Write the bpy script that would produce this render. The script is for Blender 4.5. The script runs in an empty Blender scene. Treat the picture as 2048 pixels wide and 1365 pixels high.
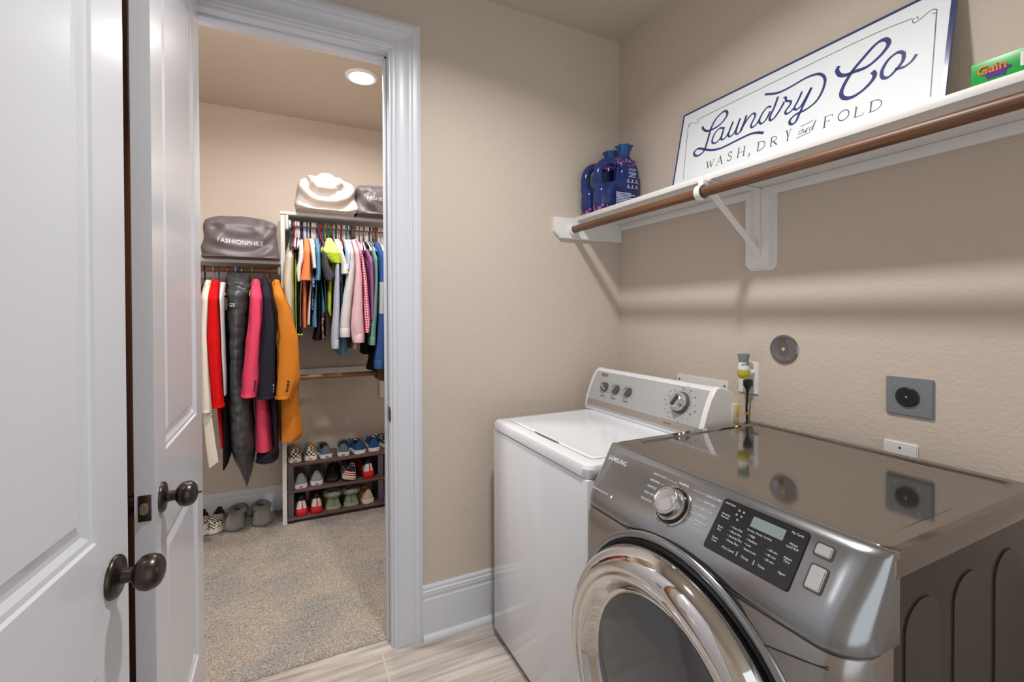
import bpy, bmesh, math, random
from mathutils import Vector, Matrix, noise
C = bpy.context.scene.collection
S = bpy.context.scene
R = math.radians

# ------------------------------------------------------------------ camera
cam = bpy.data.cameras.new('camera'); camo = bpy.data.objects.new('camera', cam); C.objects.link(camo)
F_PX, YAW, PITCH, ROLL, PP_Y = 928.4, R(26.093), R(-0.5446), R(-0.1971), 634.27
fwd = Vector((math.sin(YAW)*math.cos(PITCH), math.cos(YAW)*math.cos(PITCH), math.sin(PITCH)))
rgt = Vector((math.cos(YAW), -math.sin(YAW), 0)); upv = rgt.cross(fwd)
r2 = rgt*math.cos(ROLL)+upv*math.sin(ROLL); u2 = -rgt*math.sin(ROLL)+upv*math.cos(ROLL)
m3 = Matrix((r2, u2, -fwd)).transposed()
camo.matrix_world = Matrix.Translation((0, 0, 1.376)) @ m3.to_4x4()
cam.sensor_width = 36; cam.lens = F_PX/2048*36
cam.shift_y = -(682.5-PP_Y)/2048; cam.clip_start = 0.02
S.camera = camo

# ------------------------------------------------------------------ light and exposure
WORLD_STRENGTH = 1.22       # added even fill from the world, through the rear left open behind the camera
ROOM_LAMP = 20.0              # watts of the laundry room downlight
CLOSET_LAMP = 11.5            # watts of the closet downlight
w = bpy.data.worlds.new('world'); S.world = w; w.use_nodes = True
w.node_tree.nodes['Background'].inputs[0].default_value = (0.93, 0.96, 1.0, 1)
w.node_tree.nodes['Background'].inputs[1].default_value = WORLD_STRENGTH
S.view_settings.view_transform = 'Standard'; S.view_settings.look = 'None'
S.view_settings.gamma = 1; S.view_settings.use_curve_mapping = False
S.view_settings.exposure = 0.0

# ------------------------------------------------------------------ materials
def lin(c):
    c = c/255
    return c/12.92 if c <= .04045 else ((c+.055)/1.055)**2.4
def rgb(r, g, b): return (lin(r), lin(g), lin(b), 1)
MATS = {}
class NT:
    def __init__(s, name):
        s.m = bpy.data.materials.new(name); s.m.use_nodes = True
        s.t = s.m.node_tree; s.b = s.t.nodes['Principled BSDF']
    def n(s, typ, **k):
        x = s.t.nodes.new(typ)
        for a, v in k.items():
            if a in x.inputs: x.inputs[a].default_value = v
            else: setattr(x, a, v)
        return x
    def l(s, a, b): s.t.links.new(a, b)
    def coord(s): return s.n('ShaderNodeTexCoord').outputs['Object']
    def bump(s, scale, strength, dist=.002, detail=3, vec=None):
        nz = s.n('ShaderNodeTexNoise', Scale=scale, Detail=detail)
        s.l(vec or s.coord(), nz.inputs['Vector'])
        b = s.n('ShaderNodeBump', Strength=strength, Distance=dist)
        s.l(nz.outputs['Fac'], b.inputs['Height']); s.l(b.outputs[0], s.b.inputs['Normal'])
        return nz
    def ramp(s, fac, stops, interp='LINEAR'):
        r = s.n('ShaderNodeValToRGB'); r.color_ramp.interpolation = interp
        e = r.color_ramp.elements
        while len(e) < len(stops): e.new(.5)
        for i, (p, c) in enumerate(stops): e[i].position = p; e[i].color = c
        s.l(fac, r.inputs[0]); return r.outputs[0]
    def col(s, sock): s.l(sock, s.b.inputs['Base Color'])
    def math(s, op, a, b=None, c=None):
        x = s.n('ShaderNodeMath', operation=op)
        for i, v in enumerate((a, b, c)):
            if v is None: continue
            if isinstance(v, (int, float)): x.inputs[i].default_value = v
            else: s.l(v, x.inputs[i])
        return x.outputs[0]
    def mix(s, fac, a, b):
        x = s.n('ShaderNodeMix', data_type='RGBA')
        if isinstance(fac, (int, float)): x.inputs[0].default_value = fac
        else: s.l(fac, x.inputs[0])
        for i, v in ((6, a), (7, b)):
            if isinstance(v, tuple): x.inputs[i].default_value = v
            else: s.l(v, x.inputs[i])
        return x.outputs[2]
def mat(name, c, rough=.5, metal=0, bump=None, **k):
    if name in MATS: return MATS[name]
    t = NT(name); t.b.inputs['Base Color'].default_value = c
    t.b.inputs['Roughness'].default_value = rough; t.b.inputs['Metallic'].default_value = metal
    for a, v in k.items(): t.b.inputs[a.replace('_', ' ')].default_value = v
    if bump: t.bump(*bump)
    MATS[name] = t.m; return t.m
def cloth(name, c, rough=.9, scale=160, strength=.35, var=.0):
    if name in MATS: return MATS[name]
    t = NT(name); t.b.inputs['Roughness'].default_value = rough
    t.b.inputs['Specular IOR Level'].default_value = .2
    nz = t.bump(scale, strength, .001)
    d = tuple(x*.82 for x in c[:3])+(1,)
    t.col(t.mix(nz.outputs['Fac'], d, c))
    MATS[name] = t.m; return t.m

def wall_paint(name, c, scale=95, strength=.25):
    t = NT(name); t.b.inputs['Base Color'].default_value = c; t.b.inputs['Roughness'].default_value = .75
    t.b.inputs['Specular IOR Level'].default_value = .25
    co = t.coord()
    nz = t.n('ShaderNodeTexNoise', Scale=scale, Detail=2.5); t.l(co, nz.inputs['Vector'])
    mp = t.ramp(nz.outputs['Fac'], [(.38, (0, 0, 0, 1)), (.66, (1, 1, 1, 1))])
    b = t.n('ShaderNodeBump', Strength=strength, Distance=.0025)
    t.l(mp, b.inputs['Height']); t.l(b.outputs[0], t.b.inputs['Normal'])
    MATS[name] = t.m; return t.m
WALL = wall_paint('beige_wall_paint', rgb(205, 192, 179))
CEIL = wall_paint('beige_ceiling_paint', rgb(200, 189, 175), 70, .35)
WHITE = mat('white_trim_paint', rgb(215, 218, 225), .32)
DOORW = mat('white_door_paint', rgb(212, 214, 221), .2, bump=(60, .04, .001))
SHELFW = mat('white_shelf_paint', rgb(232, 231, 229), .4)

def wood(name, c1, c2, axis, rough=.42):
    t = NT(name); t.b.inputs['Roughness'].default_value = rough
    mp = t.n('ShaderNodeMapping'); t.l(t.coord(), mp.inputs[0])
    sc = [150, 150, 150]; sc['xyz'.index(axis)] = 3.5; mp.inputs['Scale'].default_value = sc
    nz = t.n('ShaderNodeTexNoise', Scale=1.0, Detail=6, Distortion=.6); t.l(mp.outputs[0], nz.inputs['Vector'])
    t.col(t.ramp(nz.outputs['Fac'], [(.3, c1), (.7, c2)])); MATS[name] = t.m; return t.m
ROD_Y = wood('brown_rod_wood', rgb(66, 40, 24), rgb(134, 92, 62), 'y')
ROD_X = wood('brown_closet_rod_wood', rgb(112, 76, 54), rgb(164, 118, 88), 'x')
JAMBW = wood('dark_stained_wood', rgb(176, 112, 74), rgb(214, 150, 104), 'z')

def floor_tile():
    t = NT('wood_look_tile'); co = t.coord(); t.b.inputs['Roughness'].default_value = .38
    mp = t.n('ShaderNodeMapping'); t.l(co, mp.inputs[0]); mp.inputs['Scale'].default_value = (2.2, 34, 1)
    nz = t.n('ShaderNodeTexNoise', Scale=1.0, Detail=5, Distortion=.9); t.l(mp.outputs[0], nz.inputs['Vector'])
    base = t.ramp(nz.outputs['Fac'], [(.28, rgb(148, 136, 128)), (.5, rgb(184, 174, 165)), (.72, rgb(208, 200, 192))])
    br = t.n('ShaderNodeTexBrick', offset=.5)
    br.inputs['Color1'].default_value = (1, 1, 1, 1); br.inputs['Color2'].default_value = (.9, .88, .87, 1)
    br.inputs['Mortar'].default_value = (0, 0, 0, 1)
    br.inputs['Scale'].default_value = 1; br.inputs['Mortar Size'].default_value = .003
    br.inputs['Brick Width'].default_value = 1.2; br.inputs['Row Height'].default_value = .6
    m2 = t.n('ShaderNodeMapping'); t.l(co, m2.inputs[0]); m2.inputs['Location'].default_value = (.257, -.106, 0)
    t.l(m2.outputs[0], br.inputs['Vector'])
    mul = t.n('ShaderNodeMix', data_type='RGBA', blend_type='MULTIPLY'); mul.inputs[0].default_value = .5
    t.l(base, mul.inputs[6]); t.l(br.outputs['Color'], mul.inputs[7])
    t.col(t.mix(br.outputs['Fac'], mul.outputs[2], rgb(196, 186, 178)))
    b = t.n('ShaderNodeBump', Strength=.3, Distance=.001, invert=True); t.l(br.outputs['Fac'], b.inputs['Height'])
    t.l(b.outputs[0], t.b.inputs['Normal']); return t.m
def carpet_mat():
    t = NT('heather_carpet'); co = t.coord(); t.b.inputs['Roughness'].default_value = 1
    t.b.inputs['Specular IOR Level'].default_value = .05
    a = t.n('ShaderNodeTexNoise', Scale=175, Detail=3, Roughness=.8); t.l(co, a.inputs['Vector'])
    big = t.n('ShaderNodeTexNoise', Scale=3.6, Detail=3, Distortion=.5); t.l(co, big.inputs['Vector'])
    c1 = t.ramp(a.outputs['Fac'], [(.3, rgb(108, 98, 90)), (.52, rgb(182, 169, 155)), (.72, rgb(224, 215, 206))])
    c2 = t.ramp(a.outputs['Fac'], [(.3, rgb(92, 89, 87)), (.52, rgb(160, 155, 149)), (.72, rgb(212, 210, 207))])
    f = t.ramp(big.outputs['Fac'], [(.40, (0, 0, 0, 1)), (.68, (1, 1, 1, 1))])
    t.col(t.mix(f, c1, c2))
    b = t.n('ShaderNodeBump', Strength=.8, Distance=.006); t.l(a.outputs['Fac'], b.inputs['Height'])
    t.l(b.outputs[0], t.b.inputs['Normal']); return t.m
def emit(name, c, s):
    t = NT(name); t.b.inputs['Base Color'].default_value = (.8, .8, .8, 1)
    t.b.inputs['Emission Color'].default_value = c; t.b.inputs['Emission Strength'].default_value = s; return t.m

# ------------------------------------------------------------------ mesh helpers
def obj(name, bm, m, parent=None, world=True, sharp=28):
    """link bm as ONE mesh object; parts of a thing are built in world space unless world=False"""
    a = R(sharp)
    bm.normal_update()
    for f in bm.faces: f.smooth = True
    for e in bm.edges:
        if len(e.link_faces) == 2 and e.calc_face_angle(0) > a: e.smooth = False
    me = bpy.data.meshes.new(name); bm.to_mesh(me); bm.free()
    if m is not None:
        for x in (m if isinstance(m, (list, tuple)) else (m,)): me.materials.append(x)
    o = bpy.data.objects.new(name, me); C.objects.link(o)
    if parent is not None:
        o.parent = parent
        if world and parent.parent is None and parent.type == 'EMPTY':
            o.matrix_parent_inverse = Matrix.LocRotScale(parent.location, parent.rotation_euler, None).inverted()
    return o
def tag(o, label, cat, group=None):
    o['label'] = label; o['category'] = cat
    if group: o['group'] = group
    return o
def thing(name, label, cat, loc=(0, 0, 0), rot=(0, 0, 0), group=None):
    o = bpy.data.objects.new(name, None); C.objects.link(o); o.empty_display_size = .05
    o.location = loc; o.rotation_euler = rot
    return tag(o, label, cat, group)
def struct(name, bm, m, parent=None, sharp=28):
    o = obj(name, bm, m, parent, sharp=sharp)
    if parent is None: o['kind'] = 'structure'
    return o
def nb(): return bmesh.new()
def box(bm, x0, x1, y0, y1, z0, z1, bev=0, seg=2, mi=0):
    t = bmesh.new()
    vs = [t.verts.new((x, y, z)) for x in (x0, x1) for y in (y0, y1) for z in (z0, z1)]
    for q in ((0, 1, 3, 2), (4, 6, 7, 5), (0, 4, 5, 1), (2, 3, 7, 6), (0, 2, 6, 4), (1, 5, 7, 3)):
        t.faces.new([vs[i] for i in q])
    bmesh.ops.recalc_face_normals(t, faces=t.faces)
    if bev: bmesh.ops.bevel(t, geom=t.edges[:], offset=bev, segments=seg, affect='EDGES', profile=.5)
    merge(bm, t, mi); return bm
def merge(bm, t, mi=0, M=None):
    if M is not None: t.transform(M)
    d = {v: bm.verts.new(v.co) for v in t.verts}
    for f in t.faces:
        try: nf = bm.faces.new([d[v] for v in f.verts]); nf.material_index = mi or f.material_index
        except ValueError: pass
    t.free()
def loft(bm, rings, closed=True, cap0=True, cap1=True, mi=0):
    R_ = [[bm.verts.new(p) for p in r] for r in rings]
    n = len(R_[0])
    for a, b in zip(R_, R_[1:]):
        for i in range(n if closed else n-1):
            j = (i+1) % n
            f = bm.faces.new((a[i], a[j], b[j], b[i])); f.material_index = mi
    if cap0: f = bm.faces.new(R_[0][::-1]); f.material_index = mi
    if cap1: f = bm.faces.new(R_[-1]); f.material_index = mi
    return R_
def fixn(bm): bmesh.ops.recalc_face_normals(bm, faces=bm.faces); return bm
def tube(bm, pts, r, n=10, mi=0, flat=1.0):
    pts = [Vector(p) for p in pts]; rr = r if isinstance(r, (list, tuple)) else [r]*len(pts)
    rings = []; u = None
    for i, p in enumerate(pts):
        d = (pts[min(i+1, len(pts)-1)]-pts[max(i-1, 0)]).normalized()
        if u is None:
            u = d.orthogonal().normalized()
        u = (u-d*u.dot(d)).normalized(); v = d.cross(u)
        rings.append([p+(u*math.cos(2*math.pi*k/n)+v*math.sin(2*math.pi*k/n)*flat)*rr[i] for k in range(n)])
    loft(bm, rings, mi=mi); return bm
def spline(pts, k=6):
    """Catmull-Rom through the points"""
    P = [Vector(p) for p in pts]; out = []
    for i in range(len(P)-1):
        a, b, c, d = P[max(i-1, 0)], P[i], P[i+1], P[min(i+2, len(P)-1)]
        for j in range(k):
            t = j/k
            out.append(.5*((2*b)+(c-a)*t+(2*a-5*b+4*c-d)*t*t+(3*b-a-3*c+d)*t*t*t))
    return out+[P[-1]]
def lathe(bm, prof, M, n=40, mi=0, cap=True):
    """profile (radius, height) turned about the local z axis of M"""
    rings = [[M @ Vector((r*math.cos(2*math.pi*i/n), r*math.sin(2*math.pi*i/n), h)) for i in range(n)] for r, h in prof]
    loft(bm, rings, cap0=cap, cap1=cap, mi=mi); return bm
def frame(o, zdir, xdir=None):
    z = Vector(zdir).normalized()
    x = Vector(xdir) if xdir is not None else z.orthogonal()
    x = (x-z*x.dot(z)).normalized(); y = z.cross(x)
    M = Matrix((x, y, z)).transposed().to_4x4(); M.translation = Vector(o); return M
def prism(bm, poly, M, d0, d1, bev=0, mi=0):
    """polygon in the local xy plane of M, from depth d0 to d1 along local z"""
    t = bmesh.new()
    a = [t.verts.new((x, y, d0)) for x, y in poly]; b = [t.verts.new((x, y, d1)) for x, y in poly]
    n = len(poly); t.faces.new(a[::-1]); t.faces.new(b)
    for i in range(n): t.faces.new((a[i], a[(i+1) % n], b[(i+1) % n], b[i]))
    bmesh.ops.recalc_face_normals(t, faces=t.faces)
    if bev: bmesh.ops.bevel(t, geom=[e for e in t.edges if abs(e.verts[0].co.z-d1) < 1e-6 and abs(e.verts[1].co.z-d1) < 1e-6], offset=bev, segments=2, affect='EDGES')
    merge(bm, t, mi, M); return bm
def rrect(x0, x1, y0, y1, r, n=5):
    out = []
    for cx, cy, a0 in ((x1-r, y1-r, 0), (x0+r, y1-r, 90), (x0+r, y0+r, 180), (x1-r, y0+r, 270)):
        for i in range(n+1):
            a = R(a0+90*i/n); out.append((cx+r*math.cos(a), cy+r*math.sin(a)))
    return out
def text(name, s, size, m, M, parent=None, align='LEFT', ext=.0003, bold=0, sx=1.0, world=True):
    cu = bpy.data.curves.new(name, 'FONT'); cu.body = s; cu.size = size; cu.extrude = ext
    cu.align_x = align; cu.align_y = 'CENTER'; cu.offset = bold*size; cu.resolution_u = 3
    o = bpy.data.objects.new('tmp', cu); C.objects.link(o)
    me = bpy.data.meshes.new_from_object(o); bpy.data.objects.remove(o); bpy.data.curves.remove(cu)
    bm = bmesh.new(); bm.from_mesh(me); bpy.data.meshes.remove(me)
    bm.transform(M @ Matrix.Diagonal((sx, 1, 1, 1)))
    return obj(name, bm, m, parent, world)
def stroke(bm, pts, wd, M, h=.0006, k=5, taper=True):
    """pen stroke lying in the local xy plane of M"""
    P = spline([(p[0], p[1], 0) for p in pts], k) if len(pts) > 2 else [Vector((p[0], p[1], 0)) for p in pts]
    L, Rr = [], []
    n = len(P)
    for i, p in enumerate(P):
        d = P[min(i+1, n-1)]-P[max(i-1, 0)]
        d = d.normalized() if d.length > 1e-9 else Vector((1, 0, 0))
        q = Vector((-d.y, d.x, 0))
        # broad nib: strokes that climb are thinner than strokes that fall
        wv = wd*(.62+.38*abs(d.x*.45-d.y*.9)) if taper else wd
        L.append(p+q*wv/2); Rr.append(p-q*wv/2)
    rings = [[M @ Vector((a.x, a.y, 0)), M @ Vector((a.x, a.y, h)), M @ Vector((b.x, b.y, h)), M @ Vector((b.x, b.y, 0))] for a, b in zip(L, Rr)]
    loft(bm, rings); return bm
def sweep_profile(bm, prof, axis, a0, a1, pos):
    """straight moulding: pos(p, q, t) gives the point for profile (p, q) at distance t"""
    rings = [[pos(p, q, t) for p, q in prof] for t in (a0, a1)]
    loft(bm, rings); fixn(bm); return bm
# ------------------------------------------------------------------ the room
DB, XR, ZC = 1.919, 1.563, 2.768          # door wall, right wall, ceiling height
CB, ZCC = 3.60, 2.748                     # closet back wall, closet ceiling
JL, JR, JH = -.297, .386, 2.437           # clear door opening
WT = .12
bm = nb(); box(bm, -.62, XR+.12, -1.6, 2.06, -.06, 0); struct('floor', bm, floor_tile())
# closet carpet: a fine uneven pile
bm = nb(); rnd = random.Random(3)
nx, ny = 150, 190
xs = [-.95+2.1*i/nx for i in range(nx+1)]; ys = [1.978+1.63*j/ny for j in range(ny+1)]
g = [[bm.verts.new((x+rnd.uniform(-.003, .003), y+(rnd.uniform(-.004, .004) if j else rnd.uniform(-.003, .002)), .014+rnd.uniform(-.004, .004) if j else .0015)) for j, y in enumerate(ys)] for x in xs]
for i in range(nx):
    for j in range(ny): bm.faces.new((g[i][j], g[i+1][j], g[i+1][j+1], g[i][j+1]))
struct('floor', bm, carpet_mat(), sharp=180)
bm = nb(); box(bm, -.62, XR+.12, -1.6, DB+WT, ZC, ZC+.06); struct('ceiling', bm, CEIL)
bm = nb(); box(bm, -1.0, 1.2, DB+WT, CB+.1, ZCC, ZCC+.08); struct('ceiling', bm, CEIL)
bm = nb()
box(bm, -.62, JL-.02, DB, DB+WT, 0, ZC); box(bm, JR+.02, XR+.12, DB, DB+WT, 0, ZC)
box(bm, JL-.02, JR+.02, DB, DB+WT, JH+.02, ZC); struct('wall_back', bm, WALL)
bm = nb(); box(bm, XR, XR+.12, -1.6, DB, 0, ZC); struct('wall_right', bm, WALL)
bm = nb(); box(bm, -.56, -.44, -1.6, DB, 0, ZC); struct('wall_left', bm, WALL)
bm = nb(); box(bm, -1.0, 1.2, CB, CB+.1, 0, ZCC); struct('wall_closet_back', bm, WALL)
bm = nb(); box(bm, -1.05, -.95, DB+WT, CB, 0, ZCC); struct('wall_closet_left', bm, WALL)
bm = nb(); box(bm, 1.15, 1.25, DB+WT, CB, 0, ZCC); struct('wall_closet_right', bm, WALL)

# door frame of the closet: jamb boards, stops and moulded casing
def casing_prof(w=.118):
    return [(0, 0), (0, .010), (.006, .013), (.014, .013), (.018, .016), (.030, .014), (.068, .014), (.074, .017), (.080, .017), (.084, .021), (.092, .023), (.104, .023), (.110, .019), (w, .017), (w, 0)]
def door_frame():
    t = nb()
    box(t, JR, JR+.02, DB-.004, DB+WT+.004, 0, JH+.02); box(t, JL-.02, JL, DB-.004, DB+WT+.004, 0, JH+.02)
    box(t, JL, JR, DB-.004, DB+WT+.004, JH, JH+.02)
    s0 = DB+.042                                   # door stops
    box(t, JR-.011, JR, s0, s0+.034, 0, JH, .002); box(t, JL, JL+.011, s0, s0+.034, 0, JH, .002); box(t, JL, JR, s0, s0+.034, JH-.011, JH, .002)
    fixn(t); fr = struct('trim_1', t, WHITE)
    for side in (1, -1):
        t = nb(); p = casing_prof()
        x0 = JR+.008 if side > 0 else JL-.008
        bot = [Vector((x0+side*a, DB-b, 0)) for a, b in p]; top = [Vector((x0+side*a, DB-b, JH+.008+a)) for a, b in p]
        loft(t, [bot, top]); fixn(t); struct('trim_2' if side > 0 else 'trim_3', t, WHITE)
    t = nb(); p = casing_prof()
    loft(t, [[Vector((JL-.008-a, DB-b, JH+.008+a)) for a, b in p], [Vector((JR+.008+a, DB-b, JH+.008+a)) for a, b in p]]); fixn(t)
    struct('trim_4', t, WHITE)
    t = nb(); box(t, JR-.0015, JR+.001, DB+.004, DB+.036, .928, .988, .0008); box(t, JR-.004, JR, DB-.008, DB+.004, .936, .980, .002)
    st = obj('strike_plate', t, mat('oil_rubbed_bronze', rgb(74, 66, 62), .30, .85), fr); st['label'] = 'dark bronze strike plate'
door_frame()
BRONZE = MATS['oil_rubbed_bronze']

# baseboards
def baseboard(name, p0, p1, nrm, h=.222, shoe=True, z0=0):
    prof = [(0, 0), (.016, 0), (.016, h*.74), (.013, h*.76), (.0125, h*.80), (.0155, h*.82), (.0155, h*.90), (.011, h*.92), (.012, h*.965), (.007, h), (0, h)]
    p0, p1, nrm = Vector(p0), Vector(p1), Vector(nrm); t = nb()
    loft(t, [[p+nrm*a+Vector((0, 0, z0+b)) for a, b in prof] for p in (p0, p1)])
    if shoe:
        q = [(.016, 0)]+[(.016+.018*math.cos(R(a)), .020*math.sin(R(a))) for a in (0, 22, 45, 68, 90)]
        loft(t, [[p+nrm*a+Vector((0, 0, z0+b)) for a, b in q] for p in (p0, p1)])
    fixn(t); return struct(name, t, WHITE)
baseboard('baseboard_back', (JR+.126, DB, 0), (XR, DB, 0), (0, -1, 0))
baseboard('baseboard_right', (XR, -1.6, 0), (XR, DB-.02, 0), (-1, 0, 0))
baseboard('baseboard_closet', (-.95, CB, 0), (1.15, CB, 0), (0, -1, 0), .182, False, .006)

# ------------------------------------------------------------------ the two panel doors
def panel_door(name, W, H, T, stile=.108, mid=(.845, 1.05), top=.075, bot=.267):
    """door slab in local space: hinge edge at y=0, free edge at y=-W, face at x=0, back at x=-T"""
    bm = nb()
    ys = [0, -stile, -(W-stile), -W]; zs = [.008, bot, mid[0], mid[1], H-top, H]
    def quad(y0, y1, z0, z1, x=0): 
        bm.faces.new([bm.verts.new(p) for p in ((x, y0, z0), (x, y1, z0), (x, y1, z1), (x, y0, z1))])
    for sx, back in ((0, 0), (-T, 1)):
        for i in range(3):
            for j in range(5):
                y0, y1, z0, z1 = ys[i], ys[i+1], zs[j], zs[j+1]
                if i == 1 and j in (1, 3):
                    sg = 1 if back else -1
                    prof = [(0, 0), (.004, .004), (.012, .005), (.022, .010), (.030, .010), (.048, .004)]
                    rings = [[(sx+sg*d, y0-e, z0+e), (sx+sg*d, y1+e, z0+e), (sx+sg*d, y1+e, z1-e), (sx+sg*d, y0-e, z1-e)] for e, d in prof]
                    loft(bm, [[Vector(p) for p in r] for r in rings], cap0=False, cap1=True)
                else: quad(y0, y1, z0, z1, sx)
    for a, b in (((0, 0), (0, 1)),):
        bm.faces.new([bm.verts.new(p) for p in ((0, 0, zs[0]), (-T, 0, zs[0]), (-T, 0, H), (0, 0, H))])
        bm.faces.new([bm.verts.new(p) for p in ((0, -W, zs[0]), (-T, -W, zs[0]), (-T, -W, H), (0, -W, H))])
        bm.faces.new([bm.verts.new(p) for p in ((0, 0, H), (0, -W, H), (-T, -W, H), (-T, 0, H))])
        bm.faces.new([bm.verts.new(p) for p in ((0, 0, zs[0]), (0, -W, zs[0]), (-T, -W, zs[0]), (-T, 0, zs[0]))])
    bmesh.ops.remove_doubles(bm, verts=bm.verts, dist=1e-5); fixn(bm)
    o = obj(name, bm, DOORW, sharp=12); o['kind'] = 'structure'; return o
def knob(parent, y, z, T, privacy=False):
    for s, M in ((1, frame((0, y, z), (1, 0, 0))), (-1, frame((-T, y, z), (-1, 0, 0)))):
        bm = nb()
        lathe(bm, [(.0345, 0), (.0345, .004), (.032, .007), (.027, .0085), (.016, .010), (.0125, .013), (.0115, .024)]+[(v.x, v.y) for v in spline([(.0125, .028, 0), (.019, .031, 0), (.0255, .037, 0), (.0285, .046, 0), (.0280, .055, 0), (.024, .063, 0), (.016, .068, 0), (.006, .070, 0)], 4)]+[(.0006, .0703)], M, 56)
        if privacy and s == 1: tube(bm, [M @ Vector((0, 0, .069)), M @ Vector((0, 0, .078))], [.004, .0025], 12)
        fixn(bm); k = obj('door_knob', bm, BRONZE, parent, sharp=40); k['label'] = 'dark bronze round knob'
def latch(parent, W, T, z):
    bm = nb(); box(bm, -T+.006, -.006, -W-.0015, -W+.001, z-.0285, z+.0285, .001)
    l = obj('latch_plate', bm, BRONZE, parent); l['label'] = 'dark bronze latch plate'
    bm = nb(); prism(bm, [(-.0075+.015*min(1, max(0, .5+.62*math.cos(2*math.pi*i/28))), .0125*math.sin(2*math.pi*i/28)) for i in range(28)], frame((-T/2, -W-.001, z), (0, -1, 0), (1, 0, 0)), 0, .008, .002)
    obj('latch_bolt', bm, mat('satin_brass', rgb(196, 170, 140), .3, .9), l)
W2, T2 = .65, .036
d2 = panel_door('door_2', W2, 2.43, T2); d2.location = (-.258, DB-.016, 0); d2.rotation_euler = (0, 0, R(0.0))
knob(d2, -(W2-.060), .953, T2, True); latch(d2, W2, T2, .953)
W1, T1 = .80, .044
d1 = panel_door('door_1', W1, 2.43, T1, .104, (.815, 1.02)); d1.rotation_euler = (0, 0, R(180-7.0))
d1['kind'] = 'structure'
# door 1 swings the other way round: its free edge is the far one
d1.rotation_euler = (0, 0, R(-7.0)); 
for v in d1.data.vertices: v.co.y = -W1-v.co.y
d1.data.flip_normals()
a = R(-7.0); fx, fy = -.2505, 1.028
d1.location = (fx-W1*math.sin(-a)*1.0, fy-W1*math.cos(a), 0)
for v in d1.data.vertices: v.co.y += W1
knob(d1, W1-.052, .940, T1)
# stained jamb with brown weather strip seen in the gap between the two doors
bm = nb(); box(bm, -.44, -.412, 1.25, 1.885, 0, 2.50, .003)
jb = struct('trim_5', bm, JAMBW)
bm = nb(); box(bm, -.4125, -.4105, 1.70, 1.80, .785, .835, .0006)
o = obj('strike_plate', bm, mat('reddish_metal', rgb(96, 34, 26), .35, .7), jb); o['label'] = 'reddish metal strike plate'

# ------------------------------------------------------------------ recessed lights
def downlight(loc, label, watts, rr, rd, spread):
    t = thing('recessed_light', label, 'ceiling light', loc)
    M = frame((0, 0, 0), (0, 0, -1)); bm = nb()
    lathe(bm, [(rr, -.001), (rr, .004), (rr-.006, .010), (rd+.012, .013), (rd+.004, .011), (rd, .006), (rd, -.001)], M, 56); fixn(bm)
    obj('trim_ring', bm, mat('white_lamp_ring', rgb(232, 232, 232), .35), t, world=False)
    bm = nb(); lathe(bm, [(rd-.001, .004), (rd*.8, .0065), (rd*.4, .008), (.002, .0085)], M, 48); fixn(bm)
    d = obj('diffuser', bm, emit('lit_diffuser', (1, .98, .955, 1), 12), t, world=False); d['label'] = 'glowing white diffuser'
    L = bpy.data.lights.new('lamp', 'AREA'); L.shape = 'DISK'; L.size = 2*rd; L.energy = watts; L.color = (1, .98, .955); L.spread = R(spread)
    o = bpy.data.objects.new('lamp', L); C.objects.link(o); o.parent = t; o.location = (0, 0, -.0105)
downlight((.411, 2.81, ZCC), 'round recessed ceiling light glowing in the closet ceiling', CLOSET_LAMP, .092, .066, 168)
downlight((-.12, 2.17, ZCC), 'added fill light out of view in the closet ceiling just inside the doorway', CLOSET_LAMP*1.8, .092, .066, 165)  # added lamp, out of view, to brighten the coats and lower closet wall
downlight((.533, .93, ZC), 'round recessed ceiling light of the laundry room above the washer', ROOM_LAMP, .092, .066, 146)
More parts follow.
